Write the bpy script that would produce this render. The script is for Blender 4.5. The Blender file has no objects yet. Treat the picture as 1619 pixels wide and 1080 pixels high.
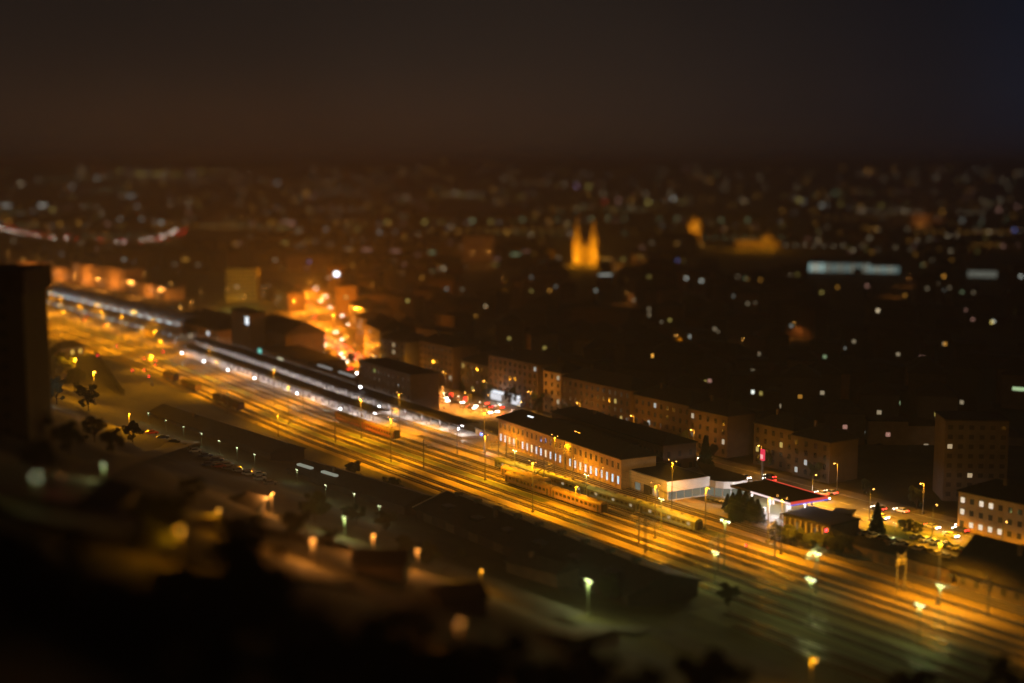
import bpy, bmesh, math, random
from mathutils import Vector, Matrix, noise
R = random.Random(7)
sc = bpy.context.scene
C = sc.collection
rad = math.radians
# ------------------------------------------------------------------ camera
# world axes: +X runs along the tracks towards the right of the view, +Y across them, away from the viewer
F, PIT, H = 2190.0, math.atan(278 / 2190), 100.0
HA = math.atan(1500 / 2207)
fwd = Vector((-math.cos(HA) * math.cos(PIT), math.sin(HA) * math.cos(PIT), -math.sin(PIT)))
right = Vector((math.sin(HA), math.cos(HA), 0)); up = right.cross(fwd)
cd = bpy.data.cameras.new('camera'); cam = bpy.data.objects.new('camera', cd); C.objects.link(cam)
cam.location = (0, 0, H); cam.rotation_euler = fwd.to_track_quat('-Z', 'Y').to_euler()
cd.sensor_width = 36; cd.lens = 36 * F / 1619; cd.clip_end = 60000; cd.clip_start = 0.5
cd.dof.use_dof = True; cd.dof.focus_distance = 440; cd.dof.aperture_fstop = cd.lens / 1000 / 3.5
sc.camera = cam
# ------------------------------------------------------------------ world: night sky over a lit town
w = bpy.data.worlds.new("World"); sc.world = w; w.use_nodes = True
nt = w.node_tree; nt.nodes.clear()
out = nt.nodes.new('ShaderNodeOutputWorld'); bg = nt.nodes.new('ShaderNodeBackground')
tc = nt.nodes.new('ShaderNodeTexCoord')
def vmath(op, a, b=None):
    n = nt.nodes.new('ShaderNodeVectorMath'); n.operation = op
    nt.links.new(a, n.inputs[0])
    if b is not None: n.inputs[1].default_value = b
    return n
d1 = vmath('DOT_PRODUCT', tc.outputs['Generated'], (math.sin(HA), math.cos(HA), 0))   # to the right: blue night
r1 = nt.nodes.new('ShaderNodeValToRGB'); nt.links.new(d1.outputs['Value'], r1.inputs[0])
e = r1.color_ramp.elements
e[0].position = 0.0; e[0].color = (0.0210, 0.0155, 0.0125, 1)
e[1].position = 0.45; e[1].color = (0.0050, 0.0105, 0.0250, 1)
for p, c in ((0.10, (0.0185, 0.0142, 0.0122, 1)), (0.20, (0.0135, 0.0118, 0.0125, 1)), (0.29, (0.0085, 0.0100, 0.0150, 1)), (0.35, (0.0062, 0.0105, 0.0215, 1))):
    x = e.new(p); x.color = c
d2 = nt.nodes.new('ShaderNodeSeparateXYZ'); nt.links.new(tc.outputs['Generated'], d2.inputs[0])
r2 = nt.nodes.new('ShaderNodeValToRGB'); nt.links.new(d2.outputs['Z'], r2.inputs[0])
e = r2.color_ramp.elements
e[0].position = 0.0; e[0].color = (1.05, 1.05, 1.05, 1); e[1].position = 1.0; e[1].color = (.35, .35, .4, 1)
x = e.new(0.05); x.color = (1.2, 1.15, 1.1, 1); x = e.new(0.16); x.color = (.8, .8, .85, 1)
mx = nt.nodes.new('ShaderNodeMixRGB'); mx.blend_type = 'MULTIPLY'; mx.inputs[0].default_value = 1
nt.links.new(r1.outputs[0], mx.inputs[1]); nt.links.new(r2.outputs[0], mx.inputs[2])
nz = nt.nodes.new('ShaderNodeTexNoise'); nz.inputs['Scale'].default_value = 3; nz.inputs['Detail'].default_value = 4
nt.links.new(tc.outputs['Generated'], nz.inputs['Vector'])
r3 = nt.nodes.new('ShaderNodeValToRGB'); nt.links.new(nz.outputs['Fac'], r3.inputs[0])
r3.color_ramp.elements[0].color = (.84, .84, .86, 1); r3.color_ramp.elements[1].color = (1.16, 1.15, 1.14, 1); r3.color_ramp.elements[0].position = .35; r3.color_ramp.elements[1].position = .65
m2 = nt.nodes.new('ShaderNodeMixRGB'); m2.blend_type = 'MULTIPLY'; m2.inputs[0].default_value = 1
nt.links.new(mx.outputs[0], m2.inputs[1]); nt.links.new(r3.outputs[0], m2.inputs[2])
nt.links.new(m2.outputs[0], bg.inputs[0]); bg.inputs[1].default_value = .74
nt.links.new(bg.outputs[0], out.inputs[0])
vs = sc.view_settings; vs.view_transform = 'Standard'; vs.look = 'None'; vs.gamma = 1; vs.exposure = 0; vs.use_curve_mapping = False
cy = sc.cycles
cy.use_denoising = True; cy.max_bounces = 4; cy.diffuse_bounces = 2; cy.glossy_bounces = 2; cy.transmission_bounces = 2
cy.volume_bounces = 0; cy.sample_clamp_indirect = 3; cy.use_light_tree = True; cy.caustics_reflective = False; cy.caustics_refractive = False

# ------------------------------------------------------------------ pixel <-> place, terrain
def ray(px, py):
    return (fwd + right * ((px - 809.5) / F) + up * ((540 - py) / F))
def at(px, py, z=0.0):
    d = ray(px, py); k = (z - H) / d.z
    return Vector((d.x * k, d.y * k, z))
HP = [(-200, 120), (0, 88), (12, 80), (25, 71), (50, 56), (75, 45), (100, 34), (125, 23), (150, 13), (172, 5), (198, 0), (9e9, 0)]
def hgt(x, y):
    for (a, ha), (b, hb) in zip(HP, HP[1:]):
        if y <= b:
            t = max(0, (y - a) / (b - a)); h = ha + (hb - ha) * t; break
    r = math.hypot(x, y)
    if r > 3000:
        t = min(1, max(0, (r - 3600) / 3400)); h += 118 * t * t * (3 - 2 * t) * (1 + .1 * noise.noise(Vector((x / 1500, y / 1500, 3)))) 
    if y < 198:
        h += 2.2 * noise.noise(Vector((x / 45, y / 30, 0))) * min(1, h / 20)
    return h
def onT(px, py):
    d = ray(px, py); k = 20.0
    while k < 9000:
        p = Vector((0, 0, H)) + d * k
        if p.z <= hgt(p.x, p.y) + .001: return Vector((p.x, p.y, hgt(p.x, p.y)))
        k += 1.5 if k < 900 else 12
    return at(px, py)
def fy(x):                                # the tracks bend gently west of the station
    s = -x
    if s < 430: return 0.0
    if s > 720: return 13.0
    t = (s - 430) / 290; return 13 * t * t * (3 - 2 * t)
def colN(px, n):                         # ground point in a column of the view, on the line Y = n beside the bent tracks
    lo, hi = 300.0, 1400.0
    for _ in range(50):
        m = (lo + hi) / 2; p = at(px, m)
        if p.y - fy(p.x) > n: lo = m
        else: hi = m
    return at(px, m), m
def htop(pb, pt): return H * (1 - (pt - 262) / (pb - 262))
def dist(p): return (Vector((p.x, p.y, p.z)) - Vector((0, 0, H))).length

# ------------------------------------------------------------------ materials
MC = {}
def mat(name, col, rough=.8, var=.25, scale=1.0, metal=0.0, bump=0.0, vec=None, spec=.3):
    if name in MC: return MC[name]
    m = bpy.data.materials.new(name); m.use_nodes = True; n = m.node_tree.nodes; l = m.node_tree.links
    b = n['Principled BSDF']; b.inputs['Roughness'].default_value = rough; b.inputs['Metallic'].default_value = metal
    b.inputs['Specular IOR Level'].default_value = spec
    t = n.new('ShaderNodeTexNoise'); t.inputs['Scale'].default_value = scale; t.inputs['Detail'].default_value = 6; t.inputs['Roughness'].default_value = .65
    g = n.new('ShaderNodeNewGeometry'); mp = n.new('ShaderNodeMapping'); l.new(g.outputs['Position'], mp.inputs[0])
    if vec: mp.inputs['Scale'].default_value = vec
    l.new(mp.outputs[0], t.inputs['Vector'])
    r = n.new('ShaderNodeValToRGB'); l.new(t.outputs['Fac'], r.inputs[0])
    r.color_ramp.elements[0].position = .3; r.color_ramp.elements[1].position = .7
    r.color_ramp.elements[0].color = (*[c * (1 - var) for c in col], 1); r.color_ramp.elements[1].color = (*[min(1, c * (1 + var)) for c in col], 1)
    l.new(r.outputs[0], b.inputs['Base Color'])
    if bump:
        bp = n.new('ShaderNodeBump'); bp.inputs['Strength'].default_value = bump; bp.inputs['Distance'].default_value = .2
        l.new(t.outputs['Fac'], bp.inputs['Height']); l.new(bp.outputs[0], b.inputs['Normal'])
    MC[name] = m; return m
def glow(name, col, k):
    if name in MC: return MC[name]
    m = bpy.data.materials.new(name); m.use_nodes = True; n = m.node_tree.nodes; l = m.node_tree.links
    n.clear(); o = n.new('ShaderNodeOutputMaterial'); e = n.new('ShaderNodeEmission'); e.inputs[0].default_value = (*col, 1); e.inputs[1].default_value = k
    l.new(e.outputs[0], o.inputs[0]); m.cycles.emission_sampling = 'NONE'
    MC[name] = m; return m
SOD = (1.0, .385, .006); SODR = (1.0, .33, .05); WHT = (.9, .95, 1.0); PALE = (.92, 1.0, .36); WARM = (1.0, .72, .38); COLD = (.62, .85, 1.0)
m_ballast = mat('track_ballast', (.17, .125, .06), .9, .78, .35, bump=.3, vec=(.06, 1.1, 1))
m_soil = mat('dark_soil', (.042, .036, .011), .95, .75, .045)
m_grass = mat('grass_verge', (.05, .065, .02), .95, .5, .25)
m_asph = mat('asphalt', (.13, .12, .105), .75, .3, .4)
m_asph2 = mat('worn_asphalt', (.14, .125, .11), .8, .35, .3)
m_pave = mat('platform_paving', (.42, .40, .38), .7, .2, .6)
m_steel = mat('rail_steel', (.45, .42, .40), .35, .2, 3, metal=.8)
m_sleep = mat('old_sleepers', (.045, .032, .02), .9, .4, 2)
m_mast = mat('mast_steel', (.16, .15, .13), .6, .3, 1, metal=.3)
m_mastg = mat('green_mast_paint', (.14, .17, .12), .6, .3, 1)
m_roof = mat('dark_roofing', (.022, .018, .017), .9, .4, .5, bump=.2)
m_roof2 = mat('old_tar_roof', (.03, .022, .02), .9, .4, .3)
m_can = mat('canopy_roofing', (.03, .026, .025), .8, .35, .6)
m_ochre = mat('ochre_render', (.33, .23, .12), .85, .22, .35)
m_brick = mat('brick_wall', (.09, .06, .042), .9, .25, .5)
m_brown = mat('brown_wall', (.08, .062, .05), .9, .25, .4)
m_grey = mat('grey_render', (.07, .06, .052), .9, .2, .3)
m_drab = mat('drab_ochre', (.07, .05, .03), .9, .25, .3)
m_white = mat('white_cladding', (.50, .46, .42), .6, .12, .3)
m_glass = mat('dark_glass', (.02, .022, .025), .15, .2, 1, spec=.6)
m_frame = mat('window_frame', (.30, .25, .2), .7, .1, 1)
m_dark = mat('dark_metal', (.03, .03, .03), .6, .3, 1)
m_wood = mat('timber_planks', (.14, .085, .045), .85, .35, 1, vec=(6, 6, .3))
m_rubber = mat('rubber', (.015, .015, .015), .9, .1, 1)
m_leaf = mat('leaves', (.028, .036, .014), .8, .5, .8)
m_pine = mat('conifer_needles', (.02, .04, .016), .85, .5, .8)
m_bark = mat('bark', (.045, .032, .022), .95, .3, 2)
m_skin = mat('skin', (.45, .27, .19), .6, .05, 4)
m_stone = mat('pale_stone', (.38, .33, .26), .85, .2, .2)
g_sod = glow('sodium_bulb', (1, .46, .08), 20); g_wht = glow('white_bulb', (.9, .95, 1), 26); g_pale = glow('pale_bulb', (.95, 1, .62), 15)
g_tube = glow('platform_tube', (.95, .93, 1), 14); g_winW = glow('window_white', (.85, .93, 1), 2.2); g_winw = glow('window_warm', (1, .74, .42), .45)
g_head = glow('headlight_glow', (1, .85, .72), 26); g_tail = glow('taillight_glow', (1, .03, .02), 13)
g_red = glow('red_signal', (1, .02, .03), 14)

# ------------------------------------------------------------------ mesh helpers
class MB:
    def __init__(s): s.v = []; s.f = []
    def add(s, vs, fs):
        n = len(s.v); s.v += [tuple(v) for v in vs]; s.f += [tuple(i + n for i in f) for f in fs]; return s
    def box(s, x0, x1, y0, y1, z0, z1, M=None):
        v = [Vector(p) for p in ((x0, y0, z0), (x1, y0, z0), (x1, y1, z0), (x0, y1, z0), (x0, y0, z1), (x1, y0, z1), (x1, y1, z1), (x0, y1, z1))]
        if M: v = [M @ p for p in v]
        return s.add(v, [(0, 3, 2, 1), (4, 5, 6, 7), (0, 1, 5, 4), (1, 2, 6, 5), (2, 3, 7, 6), (3, 0, 4, 7)])
    def prism(s, poly, z0, z1):
        n = len(poly); v = [(p[0], p[1], z0) for p in poly] + [(p[0], p[1], z1) for p in poly]
        return s.add(v, [tuple(reversed(range(n))), tuple(range(n, 2 * n))] + [(i, (i + 1) % n, n + (i + 1) % n, n + i) for i in range(n)])
    def sheet(s, poly, z=None):
        return s.add([(p[0], p[1], z if z is not None else p[2]) for p in poly], [tuple(range(len(poly)))])
    def bar(s, a, b, r, n=6, r2=None):
        a = Vector(a); b = Vector(b); d = (b - a); 
        if d.length < 1e-6: return s
        q = d.to_track_quat('Z', 'Y'); r2 = r if r2 is None else r2
        v = [a + q @ Vector((r * math.cos(2 * math.pi * i / n), r * math.sin(2 * math.pi * i / n), 0)) for i in range(n)]
        v += [b + q @ Vector((r2 * math.cos(2 * math.pi * i / n), r2 * math.sin(2 * math.pi * i / n), 0)) for i in range(n)]
        return s.add(v, [tuple(reversed(range(n))), tuple(range(n, 2 * n))] + [(i, (i + 1) % n, n + (i + 1) % n, n + i) for i in range(n)])
    def hip(s, x0, x1, y0, y1, z, h, inset=None, ov=.5):
        x0 -= ov; x1 += ov; y0 -= ov; y1 += ov
        ym = (y0 + y1) / 2; ins = (y1 - y0) / 2 if inset is None else inset
        ins = min(ins, (x1 - x0) / 2 - .01)
        v = [(x0, y0, z), (x1, y0, z), (x1, y1, z), (x0, y1, z), (x0 + ins, ym, z + h), (x1 - ins, ym, z + h)]
        v2 = [(x0, y0, z - .3), (x1, y0, z - .3), (x1, y1, z - .3), (x0, y1, z - .3)]
        return s.add(v + v2, [(0, 1, 5, 4), (1, 2, 5), (2, 3, 4, 5), (3, 0, 4), (6, 7, 1, 0), (7, 8, 2, 1), (8, 9, 3, 2), (9, 6, 0, 3), (9, 8, 7, 6)])
    def ell(s, c, r, n=8, m=5):
        c = Vector(c); v = []; f = []
        for j in range(m + 1):
            t = math.pi * j / m
            for i in range(n):
                a = 2 * math.pi * i / n
                v.append(c + Vector((r[0] * math.sin(t) * math.cos(a), r[1] * math.sin(t) * math.sin(a), r[2] * math.cos(t))))
        for j in range(m):
            for i in range(n): f.append((j * n + i, j * n + (i + 1) % n, (j + 1) * n + (i + 1) % n, (j + 1) * n + i))
        return s.add(v, [tuple(reversed(q)) for q in f])
    def mesh(s, name, m, smooth=False):
        me = bpy.data.meshes.new(name); me.from_pydata(s.v, [], s.f); me.materials.append(m)
        if smooth: me.shade_smooth()
        return me
def put(name, me, parent=None, loc=None, rz=None):
    o = bpy.data.objects.new(name, me); C.objects.link(o)
    if parent: o.parent = parent
    if loc is not None: o.location = loc
    if rz is not None: o.rotation_euler.z = rz
    return o
def tag(o, label=None, cat=None, group=None, kind=None):
    if label: o['label'] = label
    if cat: o['category'] = cat
    if group: o['group'] = group
    if kind: o['kind'] = kind
    return o
def empty(name, loc, rz, label, cat, group=None):
    o = put(name, None, None, loc, rz); o.empty_display_size = .5
    return tag(o, label, cat, group)
KIDS = {}
def tree_copy(o, label, loc, rz=0, sc_=None):
    c = o.copy(); C.objects.link(c); c.location = loc; c.rotation_euler.z = rz
    if sc_: c.scale = (sc_,) * 3
    if label: c['label'] = label
    for ch in KIDS.setdefault(o.name, list(o.children)):
        d = ch.copy(); C.objects.link(d); d.parent = c
        for g in KIDS.setdefault(ch.name, list(ch.children)):
            h = g.copy(); C.objects.link(h); h.parent = d
    return c
def lamp(p, col, watt, kind='POINT', r=.35, size=150, parent=None):
    l = bpy.data.lights.new('lamp_light', kind); l.energy = watt; l.color = col; l.shadow_soft_size = r
    if kind == 'SPOT': l.spot_size = rad(size); l.spot_blend = .7
    o = bpy.data.objects.new('lamp_light', l); C.objects.link(o); o.location = p
    if parent: o.parent = parent
    return o
ORD = 'first second third fourth fifth sixth seventh eighth ninth tenth eleventh twelfth thirteenth fourteenth fifteenth sixteenth seventeenth eighteenth nineteenth twentieth'.split()
TENS = {20: 'twenty', 30: 'thirty', 40: 'forty', 50: 'fifty', 60: 'sixty', 70: 'seventy', 80: 'eighty', 90: 'ninety', 100: 'hundred'}
def ordn(i):
    if i < 20: return ORD[i]
    n = i + 1; t = n // 10 * 10
    if n % 10 == 0: return TENS[t][:-1] + 'ieth'
    return TENS[t] + '-' + ORD[n % 10 - 1]

# ------------------------------------------------------------------ ground
def ground():
    xs = list(range(-9000, -3000, 300)) + [-3000, -2400, -1700] + list(range(-1400, 301, 12)) + [500, 900, 1500, 2200]
    ys = [-900, -400, -200, -80, -30] + list(range(-12, 202, 6)) + [215, 260, 400, 700, 1300, 2000] + list(range(2600, 9300, 300))
    b = MB(); nx = len(xs)
    for y in ys:
        for x in xs: b.v.append((x, y, hgt(x, y)))
    for j in range(len(ys) - 1):
        for i in range(nx - 1): b.f.append((j * nx + i, j * nx + i + 1, (j + 1) * nx + i + 1, (j + 1) * nx + i))
    o = put('ground', b.mesh('ground', m_soil, True)); tag(o, kind='structure')
ground()
def band(name, m, x0, x1, y0, y1, z, bend=True, step=20):
    b = MB(); n = max(1, int((x1 - x0) / step))
    xs = [x0 + (x1 - x0) * i / n for i in range(n + 1)]
    for a, c in zip(xs, xs[1:]):
        fa, fc = (fy(a), fy(c)) if bend else (0, 0)
        b.add([(a, y0 + fa, z), (c, y0 + fc, z), (c, y1 + fc, z), (a, y1 + fa, z)], [(0, 1, 2, 3)])
    return tag(put(name, b.mesh(name, m)), kind='structure')
band('track_bed', m_ballast, -1250, -60, 214.5, 276, .02)
band('track_bed', m_ballast, -1250, -725, 276, 292, .02)
m_gv = mat('weedy_ballast', (.085, .085, .045), .95, .5, .3, vec=(.2, 1.2, 1))
band('weedy_ground', m_gv, -262, -60, 215, 236, .05)
band('track_bed', m_gv, -228, -50, 202.5, 213.5, .06)
TR = [218.5, 222.8, 229.2, 233.6, 240.2, 244.5, 249.6, 263.6]
def track(y0, x0, x1, bend=True, flat=None):
    b = MB(); n = int((x1 - x0) / 18); xs = [x0 + (x1 - x0) * i / n for i in range(n + 1)]
    f = fy if bend else (lambda x: 0)
    for off in (-.72, .72):
        for a, c in zip(xs, xs[1:]):
            ya, yc = y0 + off + f(a), y0 + off + f(c)
            v = [(a, ya - .05, .2), (a, ya + .05, .2), (a, ya + .05, .38), (a, ya - .05, .38), (c, yc - .05, .2), (c, yc + .05, .2), (c, yc + .05, .38), (c, yc - .05, .38)]
            b.add(v, [(3, 7, 6, 2), (0, 4, 7, 3), (2, 6, 5, 1)])
    o = put('railway_track', b.mesh('rails', m_steel)); tag(o, kind='structure')
    b = MB(); x = x0
    while x < x1:
        yy = y0 + f(x); st = .65 if x > -420 else 1.3
        b.box(x, x + .26, yy - 1.25, yy + 1.25, .03, .2); x += st
    s = put('sleepers', b.mesh('sleepers', m_sleep), o)
for y in TR: track(y, -1150, -90)
track(209.5, -222, -60); track(205.2, -215, -60); track(257.2, -440, -90); track(266.8, -395, -90); track(268, -1150, -745); track(273, -1150, -745); track(278, -1150, -745)
def crossover(x0, x1, ya, yb):
    b = MB()
    for off in (-.72, .72):
        n = 12
        for i in range(n):
            t0, t1 = i / n, (i + 1) / n; e0, e1 = t0 * t0 * (3 - 2 * t0), t1 * t1 * (3 - 2 * t1)
            a = (x0 + (x1 - x0) * t0, ya + (yb - ya) * e0 + off); c = (x0 + (x1 - x0) * t1, ya + (yb - ya) * e1 + off)
            b.add([(a[0], a[1] + fy(a[0]) - .05, .385), (c[0], c[1] + fy(c[0]) - .05, .385), (c[0], c[1] + fy(c[0]) + .05, .385), (a[0], a[1] + fy(a[0]) + .05, .385)], [(0, 1, 2, 3)])
    tag(put('railway_track', b.mesh('rails', m_steel)), kind='structure')
for x0, x1, a, c in ((-300, -255, 5, 4), (-235, -190, 4, 3), (-210, -165, 6, 5), (-420, -375, 3, 2), (-350, -305, 2, 1), (-560, -515, 4, 3), (-620, -575, 5, 6), (-760, -710, 2, 4), (-840, -790, 4, 6), (-180, -135, 2, 1)): crossover(x0, x1, TR[a], TR[c])
def rel(x0, x1, y0, y1, m): band('weedy_strip', m, x0, x1, y0, y1, .03)
for x0, x1, y0, y1 in ((-460, -330, 235.4, 238.3), (-520, -400, 224.6, 227.2), (-330, -270, 251.8, 255.4), (-700, -560, 235.4, 238.3), (-900, -780, 246.2, 247.8)): rel(x0, x1, y0, y1, m_grass)

# roads and paved areas
band('road', m_asph, -660, -60, 301, 317, .05, False)
def marks():
    b = MB(); x = -640
    while x < -80: b.box(x, x + 4, 308.9, 309.1, .054, .06); x += 9
    for y in (301.5, 316.5): b.box(-640, -80, y, y + .15, .054, .06)
    tag(put('road_markings', b.mesh('road_markings', mat('road_paint', (.7, .68, .62), .7, .1))), kind='structure')
marks()
for y0, y1 in ((317, 322), (297.6, 301)):
    b = MB().box(-640, -60, y0, y1, 0, .15); tag(put('pavement', b.mesh('pavement', m_asph2)), kind='structure')
o = MB().prism([at(*p) for p in ((655, 612), (800, 647), (800, 668), (655, 655))], .01, .06)
tag(put('station_square', o.mesh('station_square', m_asph2)), kind='structure')
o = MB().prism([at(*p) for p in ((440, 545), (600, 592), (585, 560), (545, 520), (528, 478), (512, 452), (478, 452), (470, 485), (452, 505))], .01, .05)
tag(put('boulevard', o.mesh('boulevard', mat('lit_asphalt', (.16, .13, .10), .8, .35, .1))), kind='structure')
o = MB().prism([at(*p) for p in ((1360, 812), (1619, 876), (1619, 900), (1560, 893), (1330, 838))], .01, .06)
tag(put('car_park', o.mesh('car_park', m_asph2)), kind='structure')
o = MB().prism([at(*p) for p in ((1390, 828), (1500, 852), (1500, 862), (1440, 856), (1385, 840))], .06, .16)
tag(put('grass_island', o.mesh('grass_island', m_grass)), kind='structure')
o = MB().prism([at(*p) for p in ((1000, 790), (1170, 800), (1330, 842), (1310, 862), (1180, 822), (990, 795))], .01, .045)
tag(put('service_road', o.mesh('service_road', m_asph)), kind='structure')
o = MB().prism([at(*p) for p in ((789, 702), (985, 775), (960, 790), (760, 715))], .01, .055)
tag(put('goods_yard_paving', o.mesh('goods_yard_paving', m_asph2)), kind='structure')
m_old = mat('old_asphalt', (.055, .048, .038), .9, .5, .12)
def tpath(name, pts, wd, m):
    P = [onT(*p) for p in pts]; b = MB(); 
    fine = []
    for a, c in zip(P, P[1:]):
        k = max(1, int((c - a).length / 6))
        for i in range(k): fine.append(a.lerp(c, i / k))
    fine.append(P[-1])
    for i, p in enumerate(fine):
        q = fine[min(i + 1, len(fine) - 1)] - fine[max(0, i - 1)]; q.z = 0; q.normalize(); nn = Vector((-q.y, q.x, 0)) * wd / 2
        for s_ in (-1, 1):
            v = p + nn * s_; b.v.append((v.x, v.y, max(hgt(v.x, v.y), p.z) + .12))
        if i: b.f.append((2 * i - 2, 2 * i, 2 * i + 1, 2 * i - 1))
    return tag(put(name, b.mesh(name, m)), kind='structure')
tpath('path', [(880, 1010), (950, 995), (1030, 1000), (1120, 1035), (1250, 1075)], 7, m_old)
tpath('road', [(60, 800), (170, 740), (300, 700)], 8, m_old)
tpath('road', [(90, 850), (300, 815), (520, 860), (700, 905), (900, 985)], 12, m_old)
tpath('path', [(250, 905), (400, 905), (560, 930), (700, 1000)], 6, m_old)

# ------------------------------------------------------------------ buildings
def frame(A, B, z0=0.0):
    a, b = A.copy(), B.copy(); a.z = b.z = 0; d = b - a
    return a + Vector((0, 0, z0)), math.atan2(d.y, d.x), d.length
def shade(c, k): return tuple(x * k for x in c)
WINM = {}
def winmesh(w_, h_, m, dep=.12):
    k = (w_, h_, m.name)
    if k not in WINM: WINM[k] = MB().box(-w_ / 2, w_ / 2, -dep, .06, 0, h_).mesh('pane', m)
    return WINM[k]
FRM = {}
def frmesh(w_, h_):
    k = (w_, h_)
    if k not in FRM:
        b = MB(); t = .14
        b.box(-w_ / 2 - t, -w_ / 2, -.1, .05, -t, h_ + t).box(w_ / 2, w_ / 2 + t, -.1, .05, -t, h_ + t).box(-w_ / 2, w_ / 2, -.1, .05, h_, h_ + t).box(-w_ / 2, w_ / 2, -.18, .05, -t, 0)
        b.box(-.05, .05, -.09, .04, 0, h_)
        FRM[k] = b.mesh('window_frame', m_frame)
    return FRM[k]
def window(root, x, z, w_, h_, m, y=0.0, rz=0.0, framed=True):
    if framed:
        f = put('window', frmesh(w_, h_), root, (x, y, z), rz); put('pane', winmesh(w_, h_, m, .06), f); return f
    return put('window', winmesh(w_, h_, m), root, (x, y, z), rz)
def house(name, label, cat, A, B, depth, h, wall, roof='flat', rh=3.0, roofm=None, z0=0.0, group=None, floors=0, cols=0, lit=(), ww=1.2, wh=1.6, sidecols=0, framed=False, base=1.2, litm=None, ov=.5):
    o, rz, L = frame(A, B, z0)
    r = empty(name, o, rz, label, cat, group); roofm = roofm or m_roof
    put('wall', MB().box(0, L, 0, depth, -1, h).mesh('wall', wall), r)
    b = MB()
    if roof == 'flat':
        b.box(-.3, L + .3, -.3, depth + .3, h, h + .45).box(.2, L - .2, .2, depth - .2, h + .45, h + .5)
        rf = put('roof', b.mesh('roof', roofm), r)
    elif roof == 'hip':
        rf = put('roof', b.hip(0, L, 0, depth, h + .3, rh, ov=ov).mesh('roof', roofm), r)
    elif roof == 'gable':
        rf = put('roof', b.hip(0, L, 0, depth, h + .3, rh, 0.0, ov=ov).mesh('roof', roofm), r)
    if roof != 'flat' and L > 12:
        cm = MB().box(L * .3, L * .3 + 1, depth * .35, depth * .35 + .7, h + rh * .3, h + rh + 1.2); put('chimney', cm.mesh('chimney', m_brick), rf)
    if floors and cols:
        fh = (h - base) / floors
        for j in range(floors):
            for i in range(cols):
                k = (i, j); mm = (litm or g_winw) if k in lit else m_glass
                window(r, L * (i + .5) / cols, base + j * fh + .3, ww, wh, mm, 0, 0, framed)
            for i in range(sidecols):
                window(r, L, base + j * fh + .3, ww, wh, m_glass, depth * (i + .5) / sidecols, math.pi / 2, framed)
    return r

# -- the long ochre goods building
A, B = at(789, 702), at(982, 774)
o, rz, L = frame(A, B)
r = empty('goods_building', o, rz, 'long ochre two-storey railway building with dark roofs and a row of lit ground-floor windows', 'building')
put('wall', MB().box(0, L, 0, 13, -1, 9.6).mesh('wall', m_ochre), r)
b = MB(); b.box(-.15, L + .1, -.18, 0, 4.6, 4.9).box(-.2, L + .1, -.3, 0, 9.1, 9.6)
n = 25
for i in range(n + 1): b.box(L * i / n - .22, L * i / n + .22, -.14, 0, 0, 9.1)
put('pilasters', b.mesh('pilasters', m_ochre), r)
put('roof', MB().hip(0, L, 0, 13, 9.9, 3.2, 6, ov=.9).mesh('roof', m_roof), r)
gw = [glow('window_cold', (.55, .78, 1), 1.5), glow('window_cool', (.75, .86, 1), 1.2), glow('window_cream', (1, .85, .6), 1.3), m_glass]
for i in range(n):
    x = L * (i + .5) / n
    window(r, x, 6.2, 1.1, 1.9, m_glass)
    mm = gw[[0, 0, 2, 1, 3, 0, 1, 2, 1, 0, 2, 1, 0, 1, 3, 0, 1, 2, 0, 0, 0, 0, 0, 0, 0][i]]
    window(r, x, 1.5, 1.05, 2.5, mm)
for i, x in enumerate((14, 46)):
    put('skylight', MB().box(x, x + 3.5, 4, 5.6, 11.6, 12.3).mesh('skylight', g_winW if i == 0 else m_glass), r)
for q in range(3):
    window(r, 0, 6.2, 1.1, 1.9, m_glass, 2.5 + 4 * q, -math.pi / 2); window(r, 0, 1.5, 1.1, 2.2, m_glass, 2.5 + 4 * q, -math.pi / 2)
goods = r
# rear wing
ux = (B - A).normalized(); uy = Vector((-ux.y, ux.x, 0))
A2 = A + uy * 22 + ux * 0; B2 = A + uy * 22 + ux * (L - 9)
house('rear_wing_building', 'dark brick rear wing behind the long ochre building, with a hipped roof', 'building', A2, B2, 13, 10, m_brick, 'hip', 2.4, floors=2, cols=30, lit={(27, 0)}, sidecols=3, ww=1.1, wh=1.8, base=1.5, litm=glow('window_red', (1, .12, .1), 1.5))
house('link_building', 'low flat-roofed link between the two parallel railway buildings', 'building', A + uy * 13.2 + ux * 6, A + uy * 13.2 + ux * 58, 8.5, 8.2, m_grey, 'flat')
# -- white supermarket-like hall
A, B = at(984, 768), at(1055, 793)
o, rz, L = frame(A, B)
rt = at(1126, 786); Wd = (Vector((rt.x, rt.y, 0)) - Vector((B.x, B.y, 0))).length
r = empty('white_hall', o, rz, 'low white flat-roofed hall with a glazed strip and rounded glass corner', 'building')
Rc = 6.5
poly = [(0, 0), (L, 0), (L, Wd)] + [(L + Rc * math.sin(t), Wd + Rc - Rc * math.cos(t)) for t in [math.pi * k / 8 for k in range(1, 8)]] + [(L, Wd + 2 * Rc), (0, Wd + 2 * Rc)]
put('wall', MB().prism(poly, -1, 2.9).mesh('wall', mat('hall_wall', (.33, .32, .3), .7, .15, .4)), r)
def grow(p, k):
    cx = L / 2; cyy = Wd / 2 + Rc
    return [(x + (k if x > cx else -k), y + (k if y > cyy else -k)) for x, y in p]
put('fascia', MB().prism(grow(poly[:3] + [(L, Wd + .01), (0, Wd + .01)], .35), 3.0, 6.0).mesh('fascia', m_white), r)
put('curved_fascia', MB().prism([(x + .2, y + .2) for x, y in poly[2:]], 2.95, 5.0).mesh('curved_fascia', m_white), r)
put('roof', MB().prism([(x, y) for x, y in ((.4, .4), (L - .1, .4), (L - .1, Wd - .4), (.4, Wd - .4))], 6.0, 6.12).mesh('roof', m_roof), r)
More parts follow.
